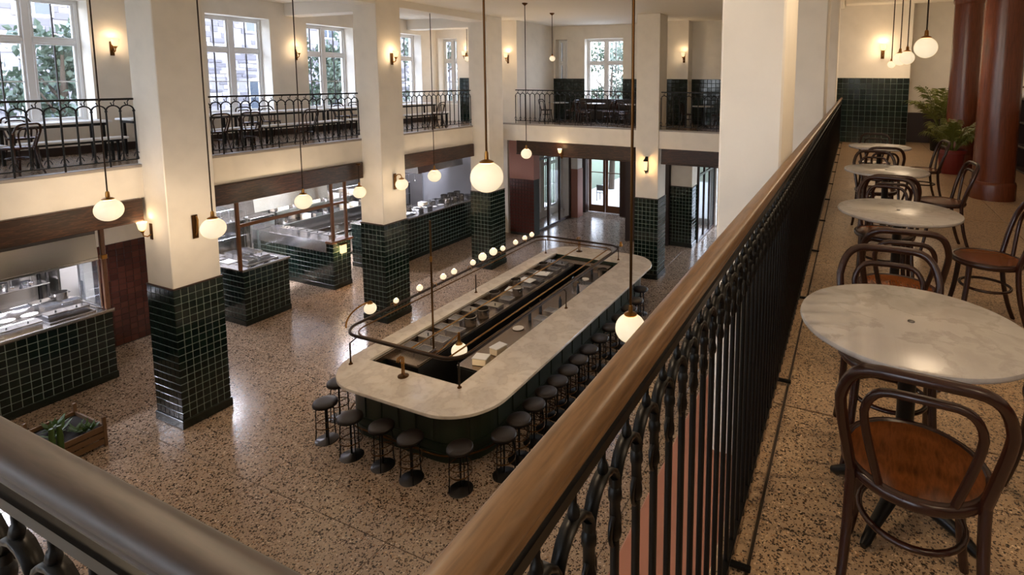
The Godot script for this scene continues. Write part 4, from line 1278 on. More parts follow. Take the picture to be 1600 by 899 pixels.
# puts copies of the things of one place, row by row, on a surface
func lay(protos: Array, places: Array, y: float) -> void:
	var count := {}
	for p in places:
		count[int(p[2])] = count.get(int(p[2]), 0) + 1
	places.sort_custom(func(p, q): return p[1] < q[1])
	var seen := {}
	for i in places.size():
		var k := int(places[i][2])
		var p: Node3D = protos[k]
		var at := V(places[i][0], y + (places[i][4] if places[i].size() > 4 else 0.0), places[i][1])
		var turn: float = places[i][3]
		var n: int = seen.get(k, 0)
		seen[k] = n + 1
		if n == 0:
			p.set_meta("base_label", p.get_meta("label"))
		var said: String = p.get_meta("base_label")
		if count[k] > 1:
			said += ", %s from near end" % ORD[n]
		if n == 0:
			p.position = at
			p.rotation.y = turn
			p.set_meta("label", said)
		else:
			dup(p, String(p.name).rstrip("0123456789").rstrip("_"), at, turn, said)

const ORD := ["first", "second", "third", "fourth", "fifth", "sixth", "seventh", "eighth", "ninth", "tenth", "eleventh", "twelfth", "thirteenth", "fourteenth", "fifteenth", "sixteenth", "seventeenth", "eighteenth", "nineteenth", "twentieth"]

func spread(x0: float, x1: float, d0: float, d1: float, nx: int, nd: int, kinds: Array, jitter: float, skip := 0.0) -> Array:
	var r := []
	for i in nx:
		for j in nd:
			if rng.randf() < skip:
				continue
			r.append([x0 + (x1 - x0) * (i + 0.5) / nx + rng.randf_range(-jitter, jitter) * 0.5, d0 + (d1 - d0) * (j + 0.5) / nd + rng.randf_range(-jitter, jitter) * 0.5, kinds[rng.randi() % kinds.size()], rng.randf_range(-jitter, jitter) * 1.2 + (PI / 2 if (d1 - d0) / nd < 0.34 or rng.randf() < 0.0 else 0.0)])
	return r

func bar_goods() -> void:
	rng.seed = 77
	tap("beer_tap", "twin brass tap on the near marble bar end", -7.32, 7.22)
	tap("beer_tap", "brass tap on the far marble end of the bar", -7.75, 15.1, 0.45)
	var g1 := "steel pans on the left work bench inside the bar"
	var a := [make_lidded("lidded steel pan on the left bench inside the bar", g1), pan("open steel pan on the left bench inside the bar", g1 + ", open"), make_pot("two handled pot on the left bench inside the bar", g1 + ", pots")]
	lay(a, spread(-8.29, -7.55, 8.0, 14.2, 2, 13, [0, 1, 1, 2], 0.015, 0.06), 0.90)
	var g2 := "white boards and tubs on the left work bench inside the bar"
	var b := [make_board("white cutting board lying over pans on the left bar bench", g2)]
	lay(b, [[-7.85, 11.6, 0, 0.2], [-7.9, 12.3, 0, -0.1], [-7.8, 12.9, 0, 0.15]], 1.022)
	var g3 := "things on the right work bench inside the bar"
	var c := [pan("open steel pan on the right bench inside the bar", g3 + ", pans"), make_pot("steel pot on the right bench inside the bar", g3 + ", pots"), make_bottle("dark bottle on the right bench inside the bar", g3 + ", bottles"), make_plate("white plate on the right bench inside the bar", g3 + ", plates")]
	lay(c, spread(-6.9, -6.3, 9.4, 14.2, 2, 10, [0, 1, 2, 2, 3, 0], 0.06, 0.2), 0.82)
	var dz := [make_crate("cream tub on the near part of the right bar bench", "cream tubs on the right bar bench")]
	lay(dz, [[-6.55, 8.5, 0, 0.2], [-6.5, 9.0, 0, 1.4]], 0.82)

func make_ladle(label: String, g: String) -> Node3D:  # hangs from its hook at the origin
	var t := thing("ladle", label, "ladle", Vector3.ZERO, 0.0, g)
	obj("handle", tube(mb(), [Vector3(0, 0.0, 0.02), Vector3(0, 0.02, 0.0), Vector3(0, -0.02, -0.01), Vector3(0, -0.30, 0)], 0.007, 6), mt.steel_bright, t)
	obj("bowl", lathe(mb(), [[0.0, -0.36], [0.035, -0.35], [0.05, -0.32], [0.052, -0.30], [0.046, -0.30], [0.03, -0.335], [0.0, -0.345]], Vector3(0, 0, 0.03), 12), mt.steel_bright, t)
	return t

func make_saucepan(label: String, g: String) -> Node3D:
	var t := thing("saucepan", label, "saucepan", Vector3.ZERO, 0.0, g)
	obj("body", lathe(mb(), [[0.0, 0.0], [0.095, 0.0], [0.10, 0.01], [0.105, 0.11], [0.098, 0.11], [0.094, 0.014], [0.0, 0.012]], Vector3.ZERO, 18), mt.steel_bright, t)
	obj("handle", tube(mb(), [Vector3(0.10, 0.085, 0), Vector3(0.16, 0.10, 0), Vector3(0.30, 0.11, 0)], 0.009, 6), mt.iron, t)
	return t

func make_knife(label: String, g: String) -> Node3D:
	var t := thing("kitchen_knife", label, "knife", Vector3.ZERO, 0.0, g)
	obj("blade", prism(mb(), PackedVector2Array([Vector2(0.0, 0.0), Vector2(0.0, 0.035), Vector2(0.2, 0.03), Vector2(0.25, 0.0)]), Y * 0.004, U, -D, Y * 0.003), mt.steel_bright, t)
	obj("handle", box(mb(), Vector3(-0.06, 0.008, 0.018), Vector3(0.12, 0.016, 0.024), 0.005), mt.iron, t)
	return t

func cabinet(called: String, label: String, cat: String, x0: float, x1: float, d0: float, d1: float, h: float, doors: int) -> void:
	var t := thing(called, label, cat)
	obj("body", slab(mb(), x0, x1, 0.08, h, d0, d1, 0.012), mt.steel, t)
	obj("plinth", slab(mb(), x0, x1 - 0.04, 0.0, 0.08, d0 + 0.02, d1 - 0.02), mt.steel_dark, t)
	for i in doors:
		var a := d0 + (d1 - d0) * i / doors + 0.02
		var z := d0 + (d1 - d0) * (i + 1) / doors - 0.02
		var dr := obj("door", slab(mb(), x1, x1 + 0.03, 0.14, h - 0.12, a, z, 0.008), mt.steel_bright, t)
		obj("handle", tube(mb(), [V(x1 + 0.06, h * 0.45, z - 0.06), V(x1 + 0.06, h * 0.62, z - 0.06)], 0.012, 6), mt.steel_dark, dr)
	obj("control_strip", slab(mb(), x1, x1 + 0.02, h - 0.10, h - 0.02, d0 + 0.03, d1 - 0.03, 0.004), mt.iron, t)

# ---------------------------------------------------------------- kitchen stalls
func counter(label: String, x0: float, x1: float, d0: float, d1: float, h: float, near: bool, single: bool, front := true) -> Node3D:
	var t := thing("tiled_counter", label, "counter")
	obj("core", slab(mb(), x0, x1 - 0.012, 0.0, h - 0.045, d0 + 0.012, d1 - 0.012), mt.grout, t)
	obj("plinth", slab(mb(), x0 - 0.01, x1 + 0.012, 0.0, 0.15, d0 - 0.012, d1 + 0.012, 0.008), mt.tile_base, t)
	var n := roundi((d1 - d0) / 0.147)
	var rows := roundi((h - 0.2) / 0.147)
	tiles(t, V(x1 - 0.012, 0.152, d0), D, Y, d1 - d0, h - 0.20, n, rows, single)
	if near:
		tiles(t, V(x0, 0.152, d0 + 0.012), U, Y, x1 - x0, h - 0.20, roundi((x1 - x0) / 0.147), rows, single)
	obj("worktop", slab(mb(), x0, x1 + 0.04, h - 0.045, h, d0 - 0.03, d1 + 0.03, 0.008), mt.steel, t)
	obj("raised_edge", slab(mb(), x1 + 0.01, x1 + 0.04, h, h + 0.025, d0 - 0.03, d1 + 0.03, 0.006), mt.steel_bright, t)
	return t

func well(t: Node3D, x0: float, x1: float, d0: float, d1: float, y: float) -> void:  # shallow sunk steel basin with a rim, set on the worktop
	var st := mb()
	slab(st, x0, x1, y, y + 0.035, d0, d0 + 0.03, 0.006); slab(st, x0, x1, y, y + 0.035, d1 - 0.03, d1, 0.006)
	slab(st, x0, x0 + 0.03, y, y + 0.035, d0 + 0.03, d1 - 0.03, 0.006); slab(st, x1 - 0.03, x1, y, y + 0.035, d0 + 0.03, d1 - 0.03, 0.006)
	var w := obj("basin_rim", st, mt.steel_bright, t)
	obj("basin_floor", slab(mb(), x0 + 0.03, x1 - 0.03, y, y + 0.004, d0 + 0.03, d1 - 0.03), mt.steel_dark, w)

func shelves(label: String, x0: float, x1: float, d0: float, d1: float, ys: Array, m: Material) -> void:
	var t := thing("steel_shelf", label, "shelf")
	for y: float in ys:
		obj("shelf", slab(mb(), x0, x1, y - 0.03, y, d0, d1, 0.004), m, t)
	for d: float in [d0 + 0.03, d1 - 0.03]:
		for x: float in [x0 + 0.03, x1 - 0.03]:
			obj("upright", slab(mb(), x - 0.02, x + 0.02, 0.0, ys[-1] + 0.05, d - 0.02, d + 0.02), mt.steel_dark, t)

func strip_light(label: String, x: float, y: float, d0: float, d1: float, e: float) -> void:
	var t := thing("strip_light", label, "lamp", V(x, y, (d0 + d1) / 2))
	obj("housing", box(mb(), Y * 0.03, Vector3(0.16, 0.06, d1 - d0), 0.006), mt.white_paint, t)
	if y > 3.0:
		for s: float in [-0.4, 0.4]:
			obj("hanger", tube(mb(), [Vector3(0, 0.06, s * (d1 - d0)), Vector3(0, 4.287 - y, s * (d1 - d0))], 0.008, 6), mt.steel_dark, t)
	obj("diffuser", box(mb(), -Y * 0.005, Vector3(0.12, 0.02, d1 - d0 - 0.06), 0.005), mt.tube_glow, t)
	var l := AreaLight3D.new()
	l.name = "tube_light"
	l.area_size = Vector2(0.12, d1 - d0 - 0.06)
	l.light_energy = e
	l.light_color = Color(0.93, 0.94, 1.0)
	l.shadow_enabled = true
	l.position = -Y * 0.025
	l.rotation.x = -PI / 2
	l.area_range = 40.0
	t.add_child(l)

func screen(label: String, org: Vector3, u: Vector3, length: float, h: float, bays: int, transom: float, frame: Material, glass: Material, called := "glass_screen") -> void:
	var t := thing(called, label, "screen", org)
	var w := u.cross(Y).abs()
	for i in bays + 1:
		obj("post", box(mb(), u * length * i / bays + Y * h / 2, u.abs() * 0.09 + Y * h + w * 0.09, 0.008), frame, t)
	for y: float in [0.06, transom, h - 0.05]:
		obj("rail", box(mb(), u * length / 2 + Y * y, u.abs() * length + Y * 0.09 + w * 0.07, 0.006), frame, t)
	for i in bays:
		var c := u * length * (i + 0.5) / bays
		flat_pane(t, c + Y * (0.10 + transom - 0.045) / 2, length / bays - 0.09, transom - 0.15, glass, u)
		if h - transom > 0.2:
			flat_pane(t, c + Y * (transom + h) / 2, length / bays - 0.09, h - transom - 0.15, glass, u)

func kitchens() -> void:
	rng.seed = 5
	# stall left of the first column
	var c1 := counter("green tiled counter under the steel hood, cut by the left photo edge", -16.0, -14.27, 1.6, 6.06, 1.53, false, true)
	well(c1, -15.15, -14.42, 5.12, 5.86, 1.53)
	var hd := thing("extractor_hood", "long brushed steel extractor hood over the left tiled counter", "hood")
	obj("canopy", prism(mb(), PackedVector2Array([Vector2(-16.3, 2.72), Vector2(-14.36, 2.66), Vector2(-14.40, 3.20), Vector2(-14.7, 3.32), Vector2(-16.3, 3.32)]), V(0, 0, 0.9), U, Y, D * 5.04), mt.steel, hd)
	obj("lip", slab(mb(), -14.39, -14.34, 2.63, 2.69, 0.9, 5.94, 0.01), mt.steel_bright, hd)
	obj("top_trim", slab(mb(), -14.5, -14.38, 3.19, 3.27, 0.9, 5.94, 0.01), mt.steel_dark, hd)
	obj("duct_panel", slab(mb(), -15.4, -14.75, 3.3, 4.29, 0.9, 6.02), mt.steel, hd)
	strip_light("cool strip light under the steel hood", -15.5, 2.60, 2.0, 5.6, 22.0)
	var sp := thing("side_screen", "upright steel framed glass screen at the end of the hooded counter", "screen", V(-14.46, 1.535, 5.97))
	obj("pane", box(mb(), Vector3(-0.42, 0.53, 0), Vector3(0.78, 1.02, 0.008)), mt.dark_glass, sp)
	for k in [[-0.42, 0.03, 0.86, 0.03], [-0.42, 1.06, 0.86, 0.03], [-0.02, 0.54, 0.03, 1.06], [-0.83, 0.54, 0.03, 1.06]]:
		obj("edge", box(mb(), Vector3(k[0], k[1], 0), Vector3(k[2], k[3], 0.03), 0.004), mt.steel_bright, sp)
	var wp := thing("wooden_post", "slim wooden post between the hood and the red tiled wall", "post")
	obj("shaft", slab(mb(), -14.42, -14.34, 1.53, 4.28, 5.99, 6.07, 0.012), mt.post_wood, wp)
	obj("bracket", slab(mb(), -14.43, -14.32, 2.62, 2.72, 5.98, 6.085, 0.012), mt.brass, wp)
	var rw := shell("wall_red", "red brown tiled wall panel beside the hooded stall", "wall")
	obj("bed", slab(mb(), -16.3, -15.92, 0.0, 4.29, 6.45, 8.3), mt.plaster, rw)
	obj("grouting", slab(mb(), -15.95, -15.915, 0.0, 2.52, 6.46, 8.29), mt.dark_grout, rw)
	tiles(rw, V(-15.915, 0.02, 6.46), D, Y, 1.83, 2.5, 12, 17, true, "red_tile_", 3, 0.006)
	shelves("tall steel shelves on the back wall behind the hood", -18.25, -17.8, 1.8, 6.4, [0.9, 1.45, 2.0], mt.steel_bright)
	# glazed stall between the first two columns
	var c2 := counter("short green tiled counter of the glazed stall, right of the first column", -15.9, -14.2, 8.76, 10.0, 1.50, true, true)
	well(c2, -15.0, -14.4, 9.0, 9.85, 1.50)
	var c3 := counter("green tiled counter with a pale steel apron beside the middle column", -17.6, -14.26, 11.46, 12.10, 1.50, true, true)
	obj("steel_apron", slab(mb(), -17.6, -14.5, 1.16, 1.50, 11.42, 11.46, 0.006), mt.steel_bright, c3)
	obj("end_shelf", slab(mb(), -14.46, -14.16, 1.46, 1.53, 11.36, 12.14, 0.01), mt.post_wood, c3)
	var fm := thing("glazed_front", "wood framed glass front above the glazed stall counter", "screen")
	for q in [[8.74, 1.5, 4.28], [11.50, 1.53, 4.28], [11.98, 1.53, 4.28]]:
		obj("post", slab(mb(), -14.31, -14.23, q[1], q[2], q[0] - 0.04, q[0] + 0.04, 0.01), mt.post_wood, fm)
	obj("rail", slab(mb(), -14.30, -14.24, 2.62, 2.71, 8.78, 11.46, 0.01), mt.post_wood, fm)
	obj("rail", slab(mb(), -14.30, -14.24, 2.62, 2.69, 11.54, 11.94, 0.01), mt.post_wood, fm)
	for q in [[8.79, 10.0, 1.56, 2.61], [8.79, 10.1, 2.72, 4.2], [10.12, 11.45, 2.72, 4.2], [11.55, 11.93, 1.56, 2.61], [11.55, 11.93, 2.70, 4.2]]:
		flat_pane(fm, V(-14.27, (q[2] + q[3]) / 2, (q[0] + q[1]) / 2), q[1] - q[0], q[3] - q[2], mt.glass, D)
	var h2 := thing("extractor_hood", "small brushed steel hood beside the wooden posts of the glazed stall", "hood")
	obj("canopy", prism(mb(), PackedVector2Array([Vector2(-16.6, 2.80), Vector2(-14.9, 2.76), Vector2(-14.95, 3.25), Vector2(-15.2, 3.36), Vector2(-16.6, 3.36)]), V(0, 0, 9.6), U, Y, D * 2.3), mt.steel, h2)
	obj("duct", slab(mb(), -16.2, -15.4, 3.34, 4.29, 10.2, 11.4), mt.steel, h2)
	strip_light("cool strip light inside the glazed stall", -16.9, 3.7, 7.4, 12.6, 60.0)
	shelves("steel shelves on the back wall of the glazed stall", -18.25, -17.85, 7.0, 11.2, [0.9, 1.4, 1.9], mt.steel_bright)
	var bt := thing("work_table", "steel work table inside the glazed stall", "table")
	obj("tabletop", slab(mb(), -17.5, -16.5, 0.90, 0.94, 7.2, 11.0, 0.006), mt.steel_bright, bt)
	obj("undershelf", slab(mb(), -17.45, -16.55, 0.30, 0.33, 7.3, 10.9), mt.steel, bt)
	for x: float in [-17.44, -16.56]:
		for d: float in [7.28, 9.1, 10.92]:
			obj("leg", slab(mb(), x - 0.025, x + 0.025, 0.0, 0.91, d - 0.025, d + 0.025), mt.steel_dark, bt)
	# long counter under the far left bays
	var c4 := counter("long green tiled counter between the middle and the far corner column", -15.6, -14.18, 13.3, 18.6, 1.52, true, false)
	well(c4, -15.3, -14.5, 14.0, 15.2, 1.52)
	shelves("steel shelves on the back wall behind the long counter", -18.25, -17.85, 12.2, 18.4, [0.9, 1.4, 1.9], mt.steel_bright)
	strip_light("cool strip light above the long tiled counter", -16.4, 3.7, 13.4, 18.2, 50.0)
	var h3 := thing("extractor_hood", "dull steel hood above the far end of the long counter", "hood")
	obj("canopy", prism(mb(), PackedVector2Array([Vector2(-16.5, 2.9), Vector2(-15.0, 2.85), Vector2(-15.05, 3.3), Vector2(-16.5, 3.45)]), V(0, 0, 15.9), U, Y, D * 2.6), mt.steel, h3)
	obj("duct", slab(mb(), -16.3, -15.5, 3.35, 4.29, 16.5, 17.8), mt.steel, h3)
	# a square lit lantern on the counter corner
	var ql := thing("box_lantern", "square glowing lantern hung at the corner of the steel aproned counter", "lamp", V(-14.13, 1.25, 11.72))
	obj("glass_shade", box(mb(), Vector3.ZERO, Vector3(0.10, 0.27, 0.20), 0.02), mt.shade_glow, ql)
	obj("cap", box(mb(), Y * 0.155, Vector3(0.14, 0.04, 0.26), 0.01), mt.old_brass, ql)
	omni("bulb_light", Vector3.ZERO, 0.6, Color(1.0, 0.8, 0.55), 0.05, ql)
	goods()

func goods() -> void:
	var spots := [
		["at the back of the hooded left counter", -15.98, -15.22, 1.8, 6.0, 1.53, 2, 13, [0, 1, 2, 3, 0, 1], 0.05],
		["at the front of the hooded left counter", -15.17, -14.42, 3.5, 5.06, 1.53, 2, 5, [0, 1, 5, 0], 0.0],
		["in the basin of the hooded left counter", -15.08, -14.46, 5.2, 5.8, 1.536, 1, 2, [0, 1], 0.0],
		["on the shelves behind the hood", -18.15, -17.9, 2.0, 6.2, 1.45, 1, 11, [2, 4, 6, 2], 0.0],
		["on the glazed stall counter", -15.85, -15.08, 8.85, 9.95, 1.50, 2, 3, [0, 1, 5, 0], 0.0],
		["in the basin of the glazed stall counter", -14.96, -14.44, 9.05, 9.8, 1.506, 1, 2, [0, 1], 0.0],
		["on the glazed stall work table", -17.45, -16.55, 7.3, 10.9, 0.94, 3, 8, [0, 1, 2, 3, 5, 3], 0.05],
		["on the top shelf of the glazed stall", -18.15, -17.95, 7.2, 11.0, 1.90, 1, 11, [2, 4, 6, 2], 0.05],
		["on the middle shelf of the glazed stall", -18.15, -17.95, 7.2, 11.0, 1.40, 1, 11, [2, 4, 3, 0], 0.05],
		["on the steel aproned counter", -17.4, -14.6, 11.56, 12.0, 1.50, 6, 1, [0, 1, 2], 0.0],
		["at the far end of the long counter", -15.45, -14.4, 15.3, 18.5, 1.52, 2, 8, [0, 1, 2, 3, 4, 2], 0.05],
		["at the near end of the long counter", -15.2, -14.58, 14.05, 15.15, 1.526, 2, 3, [0, 1, 3], 0.0],
		["on the top shelf behind the long counter", -18.15, -17.95, 12.4, 18.2, 1.90, 1, 14, [2, 4, 6], 0.05],
		["on the middle shelf behind the long counter", -18.15, -17.95, 12.4, 18.2, 1.40, 1, 14, [2, 4, 0], 0.05],
	]
	for s in spots:
		var names := {}
		var places := spread(s[1], s[2], s[3], s[4], s[6], s[7], s[8], 0.05, s[9])
		var protos := [null, null, null, null, null, null, null]
		for p in places:
			var k := int(p[2])
			if protos[k] == null:
				match k:
					0: protos[0] = pan("open steel pan " + s[0], "open steel pans " + s[0])
					1: protos[1] = make_lidded("lidded steel pan " + s[0], "lidded steel pans " + s[0])
					2: protos[2] = make_pot("steel pot " + s[0], "steel pots " + s[0])
					3: protos[3] = make_plate("white china plate " + s[0], "white plates " + s[0])
					4: protos[4] = make_crate("cream lidded tub " + s[0], "cream tubs " + s[0])
					6: protos[6] = make_saucepan("steel saucepan " + s[0], "saucepans " + s[0])
					5: protos[5] = make_board("white cutting board " + s[0], "white boards " + s[0])
		lay(protos, places, s[5])
	# hanging rails with ladles
	for q in [[-17.6, 1.95, 2.2, 6.2, 12, "behind the hooded left counter"], [-17.2, 2.45, 7.4, 11.0, 14, "over the glazed stall work table"], [-17.2, 2.4, 13.4, 18.2, 14, "behind the long counter"]]:
		var r := thing("utensil_rail", "steel utensil rail " + q[5], "rail")
		obj("bar", tube(mb(), [V(q[0], q[1], q[2]), V(q[0], q[1], q[3])], 0.012, 8), mt.steel_bright, r)
		for dd: float in [q[2] + 0.1, q[3] - 0.1]:
			obj("hanger", tube(mb(), [V(q[0], q[1], dd), V(q[0], 4.287, dd)], 0.008, 6), mt.steel_dark, r)
		var lad := [make_ladle("steel ladle hung " + q[5], "ladles hung " + q[5])]
		var pl := []
		for k in int(q[4]):
			pl.append([q[0], q[2] + 0.2 + (q[3] - q[2] - 0.4) * k / (q[4] - 1), 0, rng.randf_range(-0.4, 0.4) + PI / 2])
		lay(lad, pl, q[1] - 0.028)
	lay([make_knife("kitchen knife lying on the glazed stall counter", "kitchen knives on the glazed stall counter")], [[-14.33, 9.15, 0, PI / 2], [-14.33, 9.5, 0, PI / 2], [-14.34, 9.8, 0, PI / 2]], 1.50)
	cabinet("oven", "steel double oven at the back of the glazed stall", "oven", -18.25, -17.7, 11.25, 12.05, 1.9, 1)
	cabinet("refrigerator", "tall steel refrigerator at the back beyond the red wall", "refrigerator", -18.25, -17.65, 6.5, 7.0, 2.15, 1)
	cabinet("steel_cabinet", "low steel cabinet behind the long counter", "cabinet", -17.3, -16.7, 13.4, 16.4, 0.95, 4)
	cabinet("steel_cabinet", "low steel cabinet beyond the end of the long counter", "cabinet", -17.3, -16.7, 16.5, 18.9, 0.95, 3)
	lay([make_pot("big pot on the low cabinet behind the long counter", "big pots on the low steel cabinet")], [[-17.0, 13.8, 0, 0.2], [-17.0, 14.6, 0, 1.0], [-17.0, 15.5, 0, 0.5], [-17.0, 17.2, 0, 0.1]], 0.95)

func entrance() -> void:
	# red tiled pillar and pale column left of the passage
	var rp := shell("column", "red tiled pillar with a pinkish upper part by the entrance", "column")
	obj("shaft", slab(mb(), -12.96, -11.78, 2.36, 4.29, 18.92, 19.36), mt.terracotta_ledge, rp)
	obj("core", slab(mb(), -12.95, -11.79, 0.0, 2.36, 18.93, 19.35), mt.dark_grout, rp)
	tiles(rp, V(-12.96, 0.1, 18.93), U, Y, 1.18, 2.26, 8, 15, false, "red_tile_", 1)
	var pc := shell("column", "pale column inside the entrance passage beside the double door", "column")
	obj("shaft", slab(mb(), -12.3, -11.62, 0.0, 4.29, 22.45, 22.95, 0.01), mt.plaster, pc)
	obj("dado", slab(mb(), -11.95, -11.60, 0.0, 2.3, 22.43, 22.97, 0.01), mt.terracotta_ledge, pc)
	screen("dark framed glass screen along the left of the entrance passage", V(-12.0, 0.0, 19.42), D, 3.0, 3.75, 3, 3.1, mt.door_wood, mt.glass)
	screen("dark framed glass screen past the far lantern column", V(-5.48, 0.0, 20.95), D, 2.7, 3.6, 3, 2.7, mt.door_wood, mt.glass)
	column("dark green tiled pillar behind the lantern column", -6.40, -5.5, 20.15, 20.9, {"near": false, "right": false}, 2.35, 16, 4.29)
	var jb := shell("trim_22", "dark wooden jamb left of the entrance double door", "jamb")
	obj("board", slab(mb(), -12.0, -11.72, 0.0, 3.7, 23.5, 23.78, 0.01), mt.door_wood, jb)
	var jr := shell("trim_23", "dark wooden jamb right of the entrance double door", "jamb")
	obj("board", slab(mb(), -9.94, -9.55, 0.0, 3.7, 23.5, 23.78, 0.01), mt.door_wood, jr)
	var jh := shell("trim_24", "dark wooden header over the entrance double door", "header")
	obj("board", slab(mb(), -11.72, -9.94, 3.15, 3.7, 23.55, 23.78, 0.01), mt.door_wood, jh)
	for k in 2:
		var x0 := -11.72 + 0.89 * k
		var o := shell("door_%d" % (k + 1), "%s leaf of the glazed entrance double door" % (["left", "right"][k]), "door")
		var c := x0 + 0.445
		obj("stile", slab(mb(), x0 + 0.01, x0 + 0.13, 0.02, 3.13, 23.86, 23.92, 0.006), mt.post_wood, o)
		obj("stile", slab(mb(), x0 + 0.76, x0 + 0.88, 0.02, 3.13, 23.86, 23.92, 0.006), mt.post_wood, o)
		obj("top_rail", slab(mb(), x0 + 0.13, x0 + 0.76, 2.99, 3.13, 23.86, 23.92, 0.006), mt.post_wood, o)
		obj("bottom_rail", slab(mb(), x0 + 0.13, x0 + 0.76, 0.02, 0.36, 23.86, 23.92, 0.006), mt.post_wood, o)
		obj("glazing_bar", slab(mb(), x0 + 0.13, x0 + 0.76, 1.95, 1.99, 23.87, 23.91), mt.post_wood, o)
		flat_pane(o, V(c, 1.155, 23.89), 0.63, 1.59)
		flat_pane(o, V(c, 2.49, 23.89), 0.63, 1.0)
		obj("handle", tube(mb(), [V(x0 + (0.80 if k == 0 else 0.07), 0.95, 23.84), V(x0 + (0.80 if k == 0 else 0.07), 1.35, 23.84)], 0.015, 8), mt.brass, o)
	var d3 := shell("door_3", "glazed door at the end of the right ground floor passage", "door")
	for k in [[-5.38, -5.26], [-4.56, -4.44], [-3.74, -3.62]]:
		obj("stile", slab(mb(), k[0], k[1], 0.0, 2.88, 23.86, 23.92, 0.006), mt.door_wood, d3)
	obj("top_rail", slab(mb(), -5.26, -3.74, 2.76, 2.88, 23.86, 23.92, 0.006), mt.door_wood, d3)
	obj("bottom_rail", slab(mb(), -5.26, -3.74, 0.0, 0.25, 23.86, 23.92, 0.006), mt.door_wood, d3)
	flat_pane(d3, V(-4.91, 1.5, 23.89), 0.70, 2.5)
	flat_pane(d3, V(-4.09, 1.5, 23.89), 0.70, 2.5)
	# planter at the floor by the near railing
	var p := thing("planter_crate", "low wooden planter crate with green succulents by the left counter", "planter", V(-12.25, 0.0, 4.40))
	for y: float in [0.10, 0.22, 0.34]:
		obj("plank", box(mb(), Vector3(0, y, -0.33), Vector3(1.0, 0.10, 0.025), 0.004), mt.crate_wood, p)
		obj("plank", box(mb(), Vector3(0, y, 0.33), Vector3(1.0, 0.10, 0.025), 0.004), mt.crate_wood, p)
		obj("plank", box(mb(), Vector3(0.49, y, 0), Vector3(0.025, 0.10, 0.64), 0.004), mt.crate_wood, p)
		obj("plank", box(mb(), Vector3(-0.49, y, 0), Vector3(0.025, 0.10, 0.64), 0.004), mt.crate_wood, p)
	for s in [[0.49, -0.33], [0.49, 0.33], [-0.49, -0.33], [-0.49, 0.33]]:
		obj("corner_post", box(mb(), Vector3(s[0], 0.27, s[1]), Vector3(0.05, 0.54, 0.05), 0.006), mt.crate_wood, p)
	obj("soil", box(mb(), Y * 0.30, Vector3(0.94, 0.06, 0.62)), mt.soil, p)
	rng.seed = 4
	for i in 9:
		var c := Vector3(rng.randf_range(-0.38, 0.38), 0.33, rng.randf_range(-0.22, 0.22))
		var st := mb()
		st.set_smooth_group(-1)
		for k in 9:
			var a := TAU * k / 9 + rng.randf() * 0.5
			var out := Vector3(cos(a), rng.randf_range(0.5, 1.6), sin(a)).normalized()
			var w := out.cross(Y).normalized() * 0.028
			var m := c + out * 0.09
			tri(st, c, m + w, m - w)
			tri(st, m + w, c + out * rng.randf_range(0.16, 0.28) - Y * 0.02, m - w)
		obj("succulent", st, mt.succulent, p)
	for s in [[0.44, 0.26], [0.44, 0.36]]:
		obj("cactus_stem", tube(mb(), [Vector3(s[0] + 0.08, 0.3, s[1]), Vector3(s[0] + 0.09, 0.55, s[1]), Vector3(s[0] + 0.08, 0.74, s[1])], [0.045, 0.045, 0.03], 8), mt.succulent, p)

# ---------------------------------------------------------------- outside
func tree(label: String, x: float, d: float, h: float, r: float, m: Material, sd: int) -> void:
	var t := thing("garden_tree", label, "tree", V(x, -0.05, d))
	obj("trunk", tube(mb(), [Vector3.ZERO, Vector3(0.1, h * 0.3, 0.05), Vector3(-0.05, h * 0.6, 0.1), Vector3(0.05, h * 0.9, 0)], [0.2, 0.16, 0.11, 0.04], 8), mt.bark, t)
	rng.seed = sd
	for k in 7:
		var a := TAU * k / 7
		var y := h * rng.randf_range(0.35, 0.75)
		obj("branch", tube(mb(), [Vector3(0, y, 0), Vector3(cos(a) * r * 0.4, y + h * 0.08, sin(a) * r * 0.4), Vector3(cos(a) * r * 0.8, y + h * 0.16, sin(a) * r * 0.8)], [0.07, 0.045, 0.015], 5), mt.bark, t)
	var lf := mb()
	lf.set_smooth_group(-1)
	tri(lf, Vector3.ZERO, Vector3(0.07, 0.02, 0.10), Vector3(0, 0, 0.22))
	tri(lf, Vector3.ZERO, Vector3(0, 0, 0.22), Vector3(-0.07, 0.02, 0.10))
	var mm := MultiMesh.new()
	mm.transform_format = MultiMesh.TRANSFORM_3D
	mm.mesh = done(lf)
	var n := 4200
	mm.instance_count = n
	var blobs := []
	for k in 26:
		var a := rng.randf() * TAU
		var q := sqrt(rng.randf()) * r * 0.8
		blobs.append([Vector3(cos(a) * q, h * rng.randf_range(0.30, 0.98), sin(a) * q), rng.randf_range(0.28, 0.5) * r])
	for i in n:
		var b: Array = blobs[rng.randi() % blobs.size()]
		var v: Vector3 = Vector3(rng.randfn(), rng.randfn(), rng.randfn()).normalized() * b[1] * pow(rng.randf(), 0.4)
		var bs := Basis.from_euler(Vector3(rng.randf() * TAU, rng.randf() * TAU, rng.randf() * TAU)).scaled(Vector3.ONE * rng.randf_range(0.7, 1.3))
		mm.set_instance_transform(i, Transform3D(bs, b[0] + v))
	var o := MultiMeshInstance3D.new()
	o.multimesh = mm
	o.material_override = m
	o.name = "crown"
	t.add_child(o, true)
	stuff(o)

